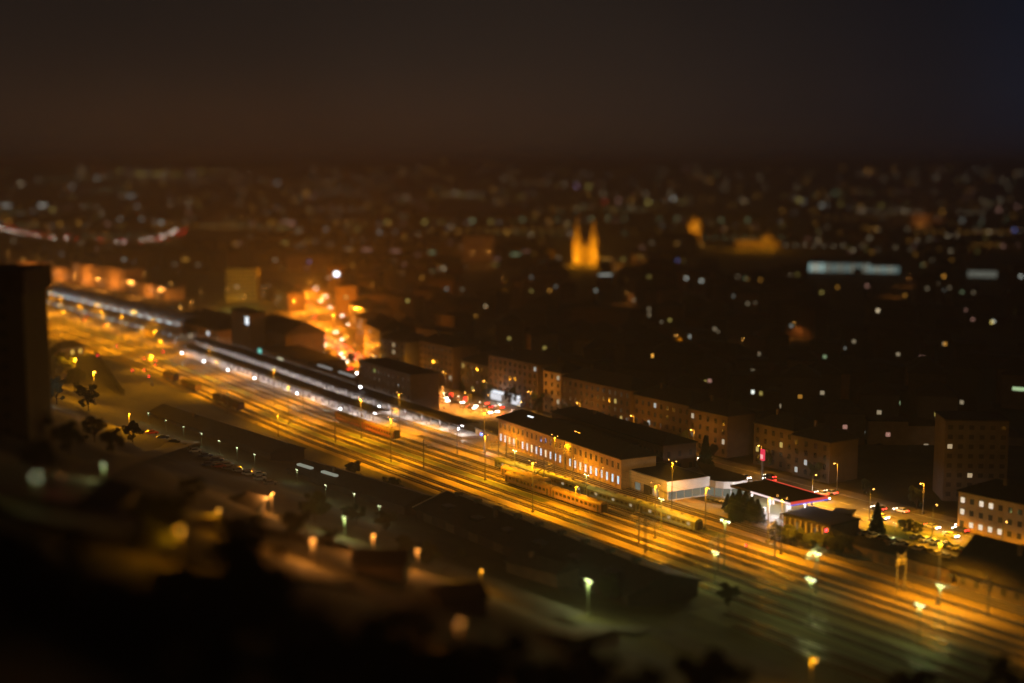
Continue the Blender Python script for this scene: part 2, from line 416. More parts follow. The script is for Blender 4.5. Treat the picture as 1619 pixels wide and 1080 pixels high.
put('roof', MB().prism([(x, y) for x, y in poly[2:]], 5.0, 5.1).mesh('roof', m_roof), r)
g_strip = glow('shop_glass', (.9, .92, .7), .17)
x = 1.0; k = 0
while x < L - 2:
    mm = [glow('teal_panel', (.35, .8, .75), .42), m_white, g_strip, m_white, m_glass, g_strip, m_white, g_strip][k % 8]
    put('glazing_panel', MB().box(x, x + 2.6, -.12, .02, .5, 2.7).mesh('glazing_panel', mm), r); x += 3.1; k += 1
put('door', MB().box(L * .52, L * .52 + 2.8, -.6, -.14, 0, 3.1).mesh('door', m_dark), r)
k = 0; y = .4
while y < Wd - 1.5:
    put('glazing_panel', MB().box(L - .02, L + .12, y, y + 2.7, .5, 2.8).mesh('glazing_panel', g_strip), r); y += 3.0
for k in range(1, 8, 1):
    t = math.pi * (k - .5) / 8; x = L + (Rc + .05) * math.sin(t); y = Wd + Rc - (Rc + .05) * math.cos(t)
    put('glazing_panel', MB().box(-1.05, 1.05, -.06, .06, .5, 2.8, Matrix.Translation((x, y, 0)) @ Matrix.Rotation(t, 4, 'Z')).mesh('glazing_panel', g_strip), r)
lamp(tuple(Vector((B.x, B.y, 0)) + Vector((3, -1, 7.5))), (1, .8, .55), 900)
# -- petrol station canopy and shop
c1, c2, c3 = at(1155, 768, 6), at(1250, 797, 6), at(1308, 787, 6)
o, rz, L = frame(c1, c2); Wd = (Vector((c3.x - c2.x, c3.y - c2.y, 0))).length
r = empty('petrol_station_canopy', o, rz, 'flat dark petrol station canopy with a red lit edge, brightly lit underneath', 'canopy')
rf = put('roof', MB().box(.15, L - .15, .15, Wd - .15, 5.5, 6.3).mesh('roof', m_roof), r)
g_re = glow('red_edge', (1, .10, .05), .75); g_we = glow('white_edge', (1, .75, .72), 1.2); g_be = glow('blue_edge', (.15, .2, 1), .9)
put('edge_light', MB().box(L - .12, L + .1, 0, Wd, 5.75, 6.5).mesh('edge_light', g_re), r)
put('edge_light', MB().box(L - .12, L + .1, 0, Wd, 5.4, 5.74).mesh('edge_light', g_be), r)
put('edge_light', MB().box(L * .35, L, -.1, .12, 5.75, 6.2).mesh('edge_light', g_we), r)
put('edge_light', MB().box(0, L, Wd - .1, Wd + .1, 6.0, 6.5).mesh('edge_light', g_re), r)
put('fascia', MB().box(0, L * .35, -.1, .12, 5.6, 6.4).mesh('fascia', m_brown), r)
for x in (5, 12.5, 20):
    for y in (3.5, Wd - 3.5):
        if x < L - 2: put('column', MB().box(x, x + .5, y, y + .5, 0, 5.5).mesh('column', m_white), r)
put('underside_light', MB().box(1, L - 1, 1, Wd - 1, 5.42, 5.48).mesh('underside_light', glow('canopy_downlight', (1, .96, .98), 3.5)), r)
for x in (6, 14, 21):
    p = Matrix.Translation(o) @ Matrix.Rotation(rz, 4, 'Z') @ Vector((x, Wd / 2, 5.0)); lamp(tuple(p), (1, .95, .97), 7000)
for k, (x, y) in enumerate(((5.2, 2.2), (12.6, 2.2), (20, 2.2), (5.2, Wd - 2.2), (12.6, Wd - 2.2), (20, Wd - 2.2))):
    if x > L - 1: continue
    p = Matrix.Translation(o) @ Matrix.Rotation(rz, 4, 'Z') @ Vector((x, y, 0))
    f = empty('fuel_pump', p, rz, 'white and red fuel pump under the lit canopy', 'fuel pump', 'fuel pumps under the petrol station canopy')
    put('body', MB().box(-.5, .5, -.3, .3, 0, 1.9).mesh('body', m_white), f); put('screen', MB().box(-.35, .35, -.33, -.3, 1.2, 1.6).mesh('screen', m_glass), f)
    put('base', MB().box(-.9, .9, -.6, .6, 0, .15).mesh('base', m_asph2), f)
p = at(1205, 758)
f = empty('price_pylon', p, rz, 'tall red lit sign pylon standing behind the petrol station canopy', 'sign')
put('post', MB().box(-.2, .2, -.2, .2, 0, 7).mesh('post', m_mast), f)
put('sign_panel', MB().box(-.75, .75, -.35, .35, 6.2, 9.8).mesh('sign_panel', glow('red_panel', (1, .05, .10), .85)), f)
put('sign_panel', MB().box(-.6, .6, -.4, -.36, 6.8, 8.2).mesh('sign_panel', glow('pink_panel', (1, .45, .45), 1.1)), f)
r = house('station_shop', 'low dark-roofed pavilion with pale columns beside the petrol station', 'building', at(1238, 838), at(1312, 858), 12, 4.4, m_brown, 'flat')
for i in range(9):
    put('column', MB().box(1.2 + i * 1.9, 1.6 + i * 1.9, -1.2, -.8, 0, 4.3).mesh('column', m_stone), r)
for i in range(7):
    window(r, 2.2 + i * 2.4, .8, 1.2, 2.4, glow('shop_dim', (.9, .85, .5), .14) if i in (1, 4, 5) else m_glass, framed=False)
put('lit_sign', MB().box(15, 16, -.2, -.05, 2.6, 3.6).mesh('lit_sign', g_red), r)
house('ticket_kiosk', 'small ochre kiosk at the end of the dark pavilion', 'kiosk', at(1316, 835), at(1345, 838), 6, 4.0, m_ochre, 'flat')

# -- bottom right: long shed and dark pitched-roof building
r = house('plank_shed', 'long low brown boarded shed beside the tracks', 'shed', at(1345, 880), at(1500, 922), 7, 3.4, m_wood, 'gable', 1.2, floors=0)
for i in range(9): put('door', MB().box(2 + i * 3.3, 3.6 + i * 3.3, -.07, .02, 0, 2.4).mesh('door', m_brown), r)
r = house('freight_depot', 'dark depot with a steep pitched roof at the right edge beside the tracks', 'building', at(1512, 930), at(1760, 1003), 17, 4.4, m_brown, 'gable', 7, floors=1, cols=11, lit=(), ov=1.6)
for k, (px, py) in enumerate(((1550, 908), (1610, 926))):
    p = at(px, py, 3.6); p.y += -.2
    f = empty('wall_lamp', p, 0, ('left' if k == 0 else 'right') + ' pale lamp under the eaves of the dark pitched-roof depot', 'lamp', 'lamps on the depot')
    put('bulb', MB().box(-.6, .6, -.1, .15, 0, .3).mesh('bulb', g_pale), f); put('bracket', MB().box(-.1, .1, .1, 1.2, .05, .15).mesh('bracket', m_mast), f)
    lamp((p.x, p.y - .4, p.z - .2), PALE, 500)
# -- right edge: ochre block and dim tower block
r = house('ochre_block', 'ochre block with white lit windows at the right edge beyond the road', 'building', at(1513, 838), at(1700, 882), 14, 11, m_ochre, 'hip', 3.5,
          floors=3, cols=12, lit={(0, 2), (2, 2), (3, 2), (0, 1), (2, 0), (3, 0), (4, 0), (1, 0)}, litm=glow('block_window', (1, .82, .6), .9), ww=1.2, wh=1.5)
A = at(1490, 792); B = at(1590, 794)
house('tower_block', 'tall dim brown tower block behind the right end of the road', 'building', A, B, 14, 24.5, m_brown, 'flat', floors=8, cols=6, lit={(2, 2), (0, 5)}, ww=1.4, wh=1.3)

# -- left edge tower
B = onT(46, 700); A = B - Vector((right.x, right.y, 0)) * 32; A.z = B.z = min(A.z, B.z)
hh = H - (B.x * fwd.x + B.y * fwd.y) / math.cos(PIT) * (432 - 262) / F * .985 - A.z
r = house('concrete_tower', 'tall dark concrete tower with an overhanging top at the left edge', 'building', A, B, 14, hh, mat('concrete_olive', (.045, .04, .018), .9, .35, .25, vec=(2, 2, .1)), 'flat', floors=10, cols=4, lit=(), ww=1.2, wh=1.3, z0=A.z)
L = (B - A).length
put('foundation', MB().box(.2, L - .2, .2, 13.8, -40, -.9).mesh('foundation', m_brown), r)
put('parapet', MB().box(-1.5, L + .8, -1.2, 15, hh - 4.2, hh + .6).mesh('parapet', m_roof2), r)
for i in range(9):
    x = 2 + i * (L - 3) / 9 + R.uniform(-.8, .8); put('antenna', MB().bar((x, 3 + R.uniform(0, 6), hh), (x, 3, hh + R.uniform(1.5, 4)), .12).mesh('antenna', m_dark), r)

# ------------------------------------------------------------------ the station
A, B = colN(268, 281)[0], colN(345, 280)[0]
r = house('station_hall', 'broad station hall with a dark hipped roof left of the square tower', 'building', A, B, 30, 9.5, m_ochre, 'hip', 6.5, floors=2, cols=8, lit={(6, 1)}, ww=1.6, wh=1.9, litm=g_winW, ov=1.5)
A, B = colN(400, 293)[0], colN(452, 292)[0]
house('station_wing', 'dark station wing with a pitched roof right of the square tower', 'building', A, B, 22, 13, m_brown, 'gable', 6, floors=2, cols=5, ww=1.6, wh=2, ov=1)
p, pb = colN(367, 279.5); q = colN(395, 279.0)[0]
o, rz, L = frame(p, q)
r = empty('clock_tower', o, rz, 'square brown station tower with a white lit clock face near its top', 'tower')
HT = htop(pb, 489)
put('wall', MB().box(0, L, 0, 9, 0, HT).mesh('wall', m_brown), r)
put('roof', MB().box(-.5, L + .5, -.5, 9.5, HT, HT + .7).box(.8, L - .8, .8, 8.2, HT + .7, HT + 1.3).mesh('roof', m_roof), r)
b = MB(); 
for k in range(5): b.box(L * (k + .5) / 5 - .25, L * (k + .5) / 5 + .25, -.2, 0, 2, HT - 6.5)
put('pilasters', b.mesh('pilasters', m_brown), r)
f = put('clock_face', MB().box(L - 4.7, L - .7, -.3, 0, HT - 5.6, HT - 1.6).mesh('clock_face', glow('clock_white', (.88, .95, 1), 1.5)), r)
put('clock_hand', MB().box(L - 2.75, L - 2.55, -.36, -.31, HT - 3.6, HT - 2.1).mesh('clock_hand', m_dark), f)
put('clock_hand', MB().box(L - 2.65, L - 1.6, -.36, -.31, HT - 3.7, HT - 3.5).mesh('clock_hand', m_dark), f)
# concourse (flat, tall lit windows)
A, pb = colN(408, 279); B = colN(487, 278.5)[0]; hc = htop(pb, 549)
r = house('concourse', 'flat-roofed station concourse with tall cream lit windows and a teal sign', 'building', A, B, 20, hc, m_brown, 'flat')
_, _, L = frame(A, B)
for i in range(5): put('window', MB().box(L * .42 + i * 1.5, L * .42 + i * 1.5 + 1, -.12, .05, hc - 6.2, hc - 1.6).mesh('window', glow('tall_window', (1, .93, .6), .8)), r)
for i in range(3): put('window', MB().box(L * .78 + i * 1.7, L * .78 + i * 1.7 + 1.1, -.12, .05, hc - 7, hc - 2.4).mesh('window', glow('tall_window_dim', (1, .8, .45), .25)), r)
put('lit_sign', MB().box(1.2, 5.4, -.3, 0, hc - 2.6, hc - .4).mesh('lit_sign', glow('teal_sign', (.25, .95, .8), .8)), r)
put('canopy', MB().box(0, L, -3.5, -.35, 2.9, 3.3).mesh('canopy', m_can), r)
# platform building roofs with lit skylight strips
A, B = colN(488, 279)[0], colN(563, 278.6)[0]
r = house('platform_building', 'long low station building with pale lit skylight strips on its dark roof', 'building', A, B, 9, 5.6, m_grey, 'flat')
_, _, L = frame(A, B)
for x0, x1 in ((.1, .38), (.55, .85)):
    put('skylight', MB().box(L * x0, L * x1, 2.2, 3.4, 6.1, 6.7).mesh('skylight', glow('skylight_glow', (.9, .85, .8), .3)), r)
A, pb = colN(568, 279); B = colN(650, 278.5)[0]; hc = htop(pb, 569)
o, rz, L = frame(A, B)
house('square_office_block', 'square flat-roofed dark office block at the end of the station', 'building', A, B, 13, hc, m_brown, 'flat', floors=4, cols=11, lit={(3, 3)}, ww=1.1, wh=1.5, litm=glow('green_window', (.6, .7, .2), .5))
for k, (px, py) in enumerate(((565, 590), (571, 612))):
    p = at(px, py, 12 if k == 0 else 7); f = empty('wall_lamp', p, 0, ('upper' if k == 0 else 'lower') + ' white lamp on the left corner of the square dark block', 'lamp')
    put('bulb', MB().ell((0, -.3, 0), (.4, .4, .4)).mesh('bulb', g_wht), f); put('bracket', MB().bar((0, 0, 0), (0, 1, 0), .06).mesh('bracket', m_mast), f)
# subway hut
r = house('subway_entrance', 'small low hut lit blue and orange at the end of the platform canopy', 'building', at(752, 690), at(786, 702), 5, 3.0, m_ochre, 'flat')
put('lit_sign', MB().box(4, 5.4, -.2, 0, 1.2, 2.0).mesh('lit_sign', glow('blue_sign', (.1, .2, 1), 5)), r)
lamp(tuple(at(770, 706, 2.4)), (.3, .4, 1), 500)

# platforms with canopies
def platform(x0, x1, y0, y1, cy0, cy1, cx0, cx1, nm, spacing, lab):
    b = MB(); n = int((x1 - x0) / 12); xs = [x0 + (x1 - x0) * i / n for i in range(n + 1)]
    for a, c in zip(xs, xs[1:]):
        b.prism([(a, y0 + fy(a)), (c, y0 + fy(c)), (c, y1 + fy(c)), (a, y1 + fy(a))], 0, .9)
    tag(put('platform', b.mesh('platform', m_pave)), kind='structure')
    r = empty('platform_canopy', ((cx0 + cx1) / 2, (cy0 + cy1) / 2, 0), 0, lab, 'canopy')
    n = int((cx1 - cx0) / 10); xs = [cx0 + (cx1 - cx0) * i / n for i in range(n + 1)]; off = -Vector(r.location)
    def L_(p): return (p[0] + off.x, p[1] + off.y, p[2])
    b = MB(); ym = (cy0 + cy1) / 2
    for a, c in zip(xs, xs[1:]):
        fa, fc = fy(a), fy(c)
        v = [(a, cy0 + fa, 4.9), (c, cy0 + fc, 4.9), (c, ym + fc, 5.3), (a, ym + fa, 5.3), (a, cy1 + fa, 4.9), (c, cy1 + fc, 4.9)]
        v2 = [(q[0], q[1], q[2] - .35) for q in v]
        b.add([L_(q) for q in v + v2], [(0, 1, 2, 3), (3, 2, 5, 4), (6, 9, 8, 7), (9, 10, 11, 8), (6, 7, 1, 0), (10, 4, 5, 11)])
        if a == xs[0]: b.add([L_(q) for q in v + v2], [(0, 3, 4, 10, 9, 6)])
        if c == xs[-1]: b.add([L_(q) for q in v + v2], [(1, 7, 8, 11, 5, 2)])
    put('roof', b.mesh('roof', m_can), r)
    pm = MB().box(-.16, .16, -.16, .16, .9, 4.8).box(-.12, .12, -2.4, 2.4, 4.45, 4.62).bar((0, 0, 3.6), (0, -2, 4.5), .08).bar((0, 0, 3.6), (0, 2, 4.5), .08).mesh('post', mat('canopy_post_paint', (.28, .28, .32), .6, .2))
    tm = MB().box(-1.3, 1.3, -.12, .12, 4.3, 4.42).mesh('tube_lamp', g_tube)
    x = cx0 + 4; yc = (y0 + y1) / 2 - 1.2; k = 0
    while x < cx1 - 2:
        put('post', pm, r, L_((x, yc + fy(x), 0))); put('tube_lamp', tm, r, L_((x + spacing / 2, yc - 1 + fy(x), 0)))
        if k % 2 == 0: lamp((x + spacing / 2, yc - .6 + fy(x), 4.15), (1, .84, .78) if nm == 'A' else (1, .88, .8), 1100 if nm == 'A' else 1300, 'POINT', .5)
        x += spacing; k += 1
    return r
platform(-712, -462, 252.6, 259.6, 252.6, 260.4, -708, -470, 'A', 7, 'long dark canopy over the front platform, ending halfway along')
platform(-735, -425, 266.6, 275.2, 267.4, 276.4, -730, -428, 'B', 7, 'long dark canopy over the rear platform, reaching furthest right')

# platform lamps on the canopy edges (bright white)
for k, (px, py) in enumerate(((288, 558), (323, 571), (361, 585), (403, 598), (470, 622), (539, 646), (600, 643), (725, 678))):
    p = at(px, py, 4.6); f = empty('platform_lamp', p, 0, '%s bright white lamp from the left along the platform canopy edges' % ORD[k], 'lamp', 'white lamps on the platform canopies')
    put('bulb', MB().ell((0, -.2, 0), (.36, .36, .3)).mesh('bulb', g_wht), f); put('bracket', MB().bar((0, 0, .3), (0, 1.2, .3), .06).mesh('bracket', m_mast), f)
    lamp((p.x, p.y - .6, p.z - .5), WHT if k < 6 else (1, .5, .15), 900)

# long glazed train shed top-left
A, B = at(72, 482), at(288, 541)
o, rz, L = frame(A, B)
r = empty('arched_train_shed', o, rz, 'long train shed with ribbed arched grey roof and a thin line of white light', 'train shed')
b = MB(); n = 10; rib = MB()
for k in range(n):
    t0, t1 = math.pi * k / n, math.pi * (k + 1) / n
    y0_, z0_ = 9 - 9 * math.cos(t0), 9.5 + 4.5 * math.sin(t0); y1_, z1_ = 9 - 9 * math.cos(t1), 9.5 + 4.5 * math.sin(t1)
    b.add([(0, y0_, z0_), (L, y0_, z0_), (L, y1_, z1_), (0, y1_, z1_)], [(0, 1, 2, 3)])
    x = 0
    while x < L: rib.add([(x, y0_, z0_ + .1), (x + .6, y0_, z0_ + .1), (x + .6, y1_, z1_ + .25), (x, y1_, z1_ + .25)], [(0, 1, 2, 3)]); x += 4.5
put('roof', b.mesh('roof', mat('shed_glazing', (.16, .17, .18), .4, .3, .5)), r)
put('rib', rib.mesh('rib', m_dark), r)
put('wall', MB().box(0, L, 0, .4, 5.2, 9.4).mesh('wall', m_brown), r)
put('floor_slab', MB().box(0, L, -3, 18, 4.4, 4.9).mesh('floor_slab', m_grey), r)
x = 2
while x < L - 1: put('post', MB().box(x, x + .5, -2.5, -2, 0, 4.4).mesh('post', m_grey), r); x += 7
x = 1; k = 0
while x < L - 6:
    put('light_strip', MB().box(x, x + 4.5, -.3, -.1, 9.0, 9.45).mesh('light_strip', glow('shed_light' + str(k % 3), (.75, .92, .95), [.5, 2.2, .3][k % 3])), r); x += 5.2; k += 1
MT = Matrix.Translation(o) @ Matrix.Rotation(rz, 4, 'Z')
for i in range(16):
    lamp(tuple(MT @ Vector((L * (i + .5) / 16, -1.8, 10.2))), (.7, .9, 1), 260); lamp(tuple(MT @ Vector((L * (i + .5) / 16, 6, 3.6))), (.8, .9, 1), 700)
    lamp(tuple(MT @ Vector((L * (i + .5) / 16, -1, 17))), (.8, .9, 1), 170)
for i in range(int(L / 9)):
    x = 4 + i * 9; c = [(.75, .9, 1), (.9, 1, .8), (.6, .8, 1)][i % 3]
    put('tube_lamp', MB().box(x, x + R.uniform(1.0, 2.4), -2.4, -2.1, 2.6, 3.3).mesh('tube_lamp', glow('lower_lamp%d' % (i % 3), c, [1.2, 2.6, .7][i % 3])), r)

# ------------------------------------------------------------------ trains
def coach(body, roofm, stripe, litwin):
    e_ = bpy.data.objects.new('passenger_coach', None); C.objects.link(e_)
    L, W_ = 24.0, 1.42
    prof = [(-W_, .95), (-W_, 2.9), (-W_ * .96, 3.3), (-W_ * .75, 3.75), (-W_ * .35, 4.02), (0, 4.08)]
    prof = prof + [(-y, z) for y, z in reversed(prof[:-1])]
    def loft(pr, m, nm):
        b = MB(); n = len(pr); v = [(x, y, z) for x in (-L / 2, L / 2) for y, z in pr]
        return put(nm, b.add(v, [tuple(range(n)), tuple(reversed(range(n, 2 * n)))] + [(i + n, i + 1 + n, i + 1, i) for i in range(n - 1)] + [(n, 0, n - 1, 2 * n - 1)]).mesh(nm, m), e_)
    loft(prof[:3] + prof[-3:], body, 'body'); loft([(-W_ * .97, 3.28)] + prof[3:-3] + [(W_ * .97, 3.28)], roofm, 'roof')
    put('waist_stripe', MB().box(-L / 2 + .1, L / 2 - .1, -W_ - .03, -W_, 1.35, 1.75).mesh('waist_stripe', stripe), e_)
    wm = MB().box(-.6, .6, -W_ - .04, -W_ + .02, 2.05, 2.85).mesh('window', m_glass); wl = MB().box(-.6, .6, -W_ - .04, -W_ + .02, 2.05, 2.85).mesh('window', litwin)
    for i in range(10): put('window', wl if i % 4 == 1 else wm, e_, (-L / 2 + 2.8 + i * 2.05, 0, 0))
    for s_ in (-1, 1):
        put('door', MB().box(s_ * (L / 2 - 1.1) - .4, s_ * (L / 2 - 1.1) + .4, -W_ - .05, -W_, 1.0, 3.0).mesh('door', m_dark), e_)
        b = MB().box(s_ * 8.5 - 1.6, s_ * 8.5 + 1.6, -1, 1, .5, .95)
        for dx in (-1.25, 1.25):
            for yy in (-.78, .78): b.bar((s_ * 8.5 + dx, yy - .06, .83), (s_ * 8.5 + dx, yy + .06, .83), .45, 12)
        put('bogie', b.mesh('bogie', m_dark), e_)
        put('buffer_beam', MB().box(s_ * (L / 2 + .0) - .0, s_ * (L / 2 + .35), -.9, .9, 1.0, 3.3).mesh('buffer_beam', m_rubber), e_)
    for i in range(5): put('roof_vent', MB().box(-L / 2 + 3 + i * 4.5, -L / 2 + 4 + i * 4.5, -.3, .3, 4.04, 4.2).mesh('roof_vent', m_dark), e_)
    return e_
def carpaint(nm, c): return mat(nm, c, .35, .12, 1, spec=.5)
cA = coach(carpaint('green_coach', (.05, .06, .045)), mat('pale_roof', (.17, .19, .11), .5, .2, .5), carpaint('blue_stripe', (.07, .10, .35)), glow('coach_win', (1, .8, .5), .35))
tag(cA, cat='train coach', group='green coaches standing by the ochre building')
cB = coach(carpaint('orange_coach', (.16, .09, .045)), mat('orange_roof', (.17, .11, .05), .6, .25, .5), carpaint('violet_stripe', (.14, .10, .30)), m_glass)
tag(cB, cat='train coach', group='ochre coaches in the middle of the yard')
cC = coach(carpaint('red_coach', (.10, .025, .02)), mat('brown_roof', (.06, .035, .025), .7, .25, .5), carpaint('red_stripe', (.2, .07, .03)), m_glass)
tag(cC, cat='train coach', group='red coaches in the yard below the platforms')
def train(c, y, xend, n, lab, wh):
    for i in range(n):
        x = xend - 12.4 - i * 25.0; a = math.atan2(fy(x + 12) - fy(x - 12), 24)
        l = '%s coach from the right of the %s' % (ORD[i], wh)
        if i == 0 and not c.get('label'): c['label'] = l; c.location = (x, y + fy(x), .38 - .1); c.rotation_euler.z = a
        else: tree_copy(c, l, (x, y + fy(x), .28), a)
train(cA, 249.6, -276, 4, '', 'green-grey train with pale lit roofs')
train(cB, 240.2, -306, 2, '', 'ochre train alone in mid-yard')
train(cC, 244.5, -434, 2, '', 'dark red train below the front platform')
tree_copy(cB, 'brown coach standing between ochre train and green train', (-352, 244.5, .28))

# goods wagons, far left of the yard
def wagon(m, lab):
    e_ = bpy.data.objects.new('goods_wagon', None); C.objects.link(e_)
    put('body', MB().box(-7, 7, -1.4, 1.4, 1.2, 3.4).mesh('body', m), e_)
    put('roof', MB().hip(-7, 7, -1.4, 1.4, 3.6, .5, 0, ov=.1).mesh('roof', m_roof), e_)
    for s_ in (-1, 1):
        b = MB().box(s_ * 4.6 - .8, s_ * 4.6 + .8, -.9, .9, .5, 1.2)
        for yy in (-.78, .78): b.bar((s_ * 4.6, yy - .06, .6), (s_ * 4.6, yy + .06, .6), .48, 12)
        put('wheelset', b.mesh('wheelset', m_dark), e_)
    put('door', MB().box(-1.2, 1.2, -1.5, -1.4, 1.3, 3.2).mesh('door', m_dark), e_)
    return tag(e_, lab, 'goods wagon', 'dark goods wagons on the nearest tracks')
wg = wagon(mat('wagon_brown', (.09, .05, .035), .8, .3), 'x')
WP = [(215, 608), (243, 622), (285, 620), (345, 640), (372, 648)]
for i, (px, py) in enumerate(WP):
    p = at(px, py); y = min(TR[:4], key=lambda t: abs(t + fy(p.x) - p.y))
    l = '%s dark goods wagon from the left on the near tracks' % ORD[i]
    if i == 0: wg['label'] = l; wg.location = (p.x, y + fy(p.x), .28)
    else: tree_copy(wg, l, (p.x, y + fy(p.x), .28))

# ------------------------------------------------------------------ masts and lamps
def catenary_mast(h, arm, side=1, lattice=False, m=None):
    b = MB(); m = m or m_mast
    if lattice:
        for dx, dy in ((-.35, -.35), (.35, -.35), (.35, .35), (-.35, .35)): b.bar((dx, dy, 0), (dx * .6, dy * .6, h), .07, 4)
        z = 0; 
        while z < h - 1: b.bar((-.33, -.33, z), (.33, -.33, z + 1), .04, 4).bar((.33, -.33, z), (.33, .33, z + 1), .04, 4); z += 1
    else: b.bar((0, 0, 0), (0, 0, h), .2, 8, .14)
    e_ = bpy.data.objects.new('catenary_mast', None); C.objects.link(e_); put('mast', b.mesh('mast', m), e_)
    a = MB()
    for s_ in ([side] if side else [-1, 1]):
        a.bar((0, 0, h - 2.4), (0, s_ * arm, h - 2.0), .12, 5).bar((0, 0, h - .6), (0, s_ * arm, h - 2.0), .1, 5).bar((0, s_ * arm * .6, h - 2.2), (0, s_ * arm, h - 3.1), .05, 5).bar((0, 0, h - 3.1), (0, s_ * arm * .95, h - 3.1), .05, 5)
    put('cantilever', a.mesh('cantilever', mat('lit_arm_steel', (.5, .45, .36), .5, .2, 2)), e_)  # arms paler than the mast, floodlight on them put into the colour
    i_ = MB()
    for s_ in ([side] if side else [-1, 1]): i_.ell((0, s_ * .8, h - 2.3), (.16, .3, .16)).ell((0, s_ * .7, h - .95), (.14, .25, .14))
    put('insulator', i_.mesh('insulator', m_stone), e_)
    return e_
def lampmast(h, heads, gm, m=None, arm=1.1, hood=False):
    e_ = bpy.data.objects.new('yard_lamp', None); C.objects.link(e_); m = m or m_mastg
    put('pole', MB().bar((0, 0, 0), (0, 0, h), .17, 8, .09).box(-.35, .35, -.35, .35, 0, .6).mesh('pole', m), e_)
    for k in range(heads):
        s_ = (-1, 1)[k] if heads == 2 else 1
        put('arm', MB().bar((0, 0, h - .1), (s_ * arm, 0, h + .25), .07, 5).mesh('arm', m), e_)
        hd = put('lamp_head', MB().ell((s_ * arm, 0, h + .3), (.5, .3, .18)).mesh('lamp_head', m), e_)
        put('bulb', MB().ell((s_ * arm, 0, h + .12), (.24, .18, .15) if not hood else (.2, .15, .05)).mesh('bulb', gm), hd)
    return e_
cm1 = catenary_mast(10, 3.2, 1); tag(cm1, cat='catenary mast', group='catenary masts along the tracks')
cm2 = catenary_mast(11, 3.4, 0, True); tag(cm2, cat='catenary mast', group='catenary masts along the tracks')
CM = [(1562, 975, 1), (1417, 938, 1), (1430, 935, 1), (1290, 932, 2), (1010, 860, 1), (1135, 905, 1), (723, 718, 1), (620, 684, 1), (788, 737, 1), (801, 742, 1), (892, 745, 1), (903, 748, 1),
      (227, 545, 1), (195, 532, 1), (1020, 880, 2), (262, 556, 1), (102, 495, 1), (130, 505, 1), (160, 518, 1), (530, 700, 1), (860, 775, 1), (670, 742, 1), (1225, 880, 1), (480, 655, 1), (360, 655, 1)]
# order the labels from left to right
used = {1: 0, 2: 0}
cms = sorted(CM)
for i, (px, py, k) in enumerate(cms):
    p = at(px, py); src = cm1 if k == 1 else cm2
    nb = ' lattice' if k == 2 else ''
    l = '%s%s catenary mast counted from the left of the railway' % (ordn(i), nb)
    rz_ = R.choice((0, math.pi)) if k == 1 else 0
    if not used[k]: used[k] = 1; src['label'] = l; src.location = p; src.rotation_euler.z = rz_
    else: tree_copy(src, l, p, rz_)
# contact wires
wb = [240.2, 249.6, 257.2, 263.6, 222.8]
for y in wb:
    b = MB()
    for i in range(16):
        a = -600 + i * 32; c = a + 32
        b.bar((a, y + fy(a), 6.2), (c, y + fy(c), 6.2), .03, 3)
        for q in range(4):
            t0, t1 = q / 4, (q + 1) / 4; s0, s1 = 7.6 - 3.6 * t0 * (1 - t0), 7.6 - 3.6 * t1 * (1 - t1)
            b.bar((a + 32 * t0, y + fy(a), s0), (a + 32 * t1, y + fy(c), s1), .03, 3)
    f = put('overhead_wire', b.mesh('overhead_wire', m_mast))
    tag(f, 'overhead contact wire strung above the %s electrified track from the front' % ORD[sorted(wb).index(y)], 'overhead wire', 'overhead wires')

# pale-green twin lamps and orange posts
tw = lampmast(10.5, 2, g_pale); tag(tw, cat='yard lamp', group='twin-headed pale yard lamps'); u = [0]
TWI = [(1045, 835, 0), (927, 795, 0), (1145, 900, 0), (814, 755, 0), (1290, 938, 1), (1130, 925, 1), (1280, 985, 0), (1452, 1018, 0), (1485, 972, 0)]
PY_TOP = {1045: 788, 927: 750, 1145: 822, 814: 712, 1290: 873, 1130: 872, 1280: 914, 1452: 955, 1485: 925}
for i, (px, py, _) in enumerate(sorted(TWI)):
    p = at(px, py); h = (py - PY_TOP[px]) / ((py - 262) / 100); k = h / 10.5
    l = '%s pale-lit twin-headed yard lamp from the left' % ORD[i]
    if not u[0]: u[0] = 1; q = tw; q['label'] = l; q.location = p; q.scale = (k,) * 3
    else: q = tree_copy(tw, l, p, 0, k)
    lamp((p.x, p.y - .5, h - .2), PALE, 1700 if px > 1100 and py > 920 else 1100, 'POINT', .4)
op = lampmast(9, 1, g_sod, m_mast, .9, True); tag(op, cat='lamp post', group='hooded sodium lamp posts in the yard'); u = [0]
OP = [(1115, 838, 770), (1214, 858, 786), (910, 808, 768), (893, 742, 702), (78, 540, 496), (97, 502, 470), (126, 508, 482), (160, 522, 492), (193, 535, 499), (815, 728, 693), (440, 690, 655), (68, 545, 505)]
for i, (px, py, pt) in enumerate(sorted(OP)):
    p = at(px, py); h = (py - pt) / ((py - 262) / 100); k = h / 9
    l = '%s single sodium lamp post counted from the left of the railway' % ORD[i]
    if not u[0]: u[0] = 1; q = op; q['label'] = l; q.location = p; q.scale = (k,) * 3
    else: q = tree_copy(op, l, p, 0, k)
    lamp((p.x + .5, p.y - .6, h - .5), SOD, 1500 if 800 < px < 900 else 6000, 'POINT', .4)
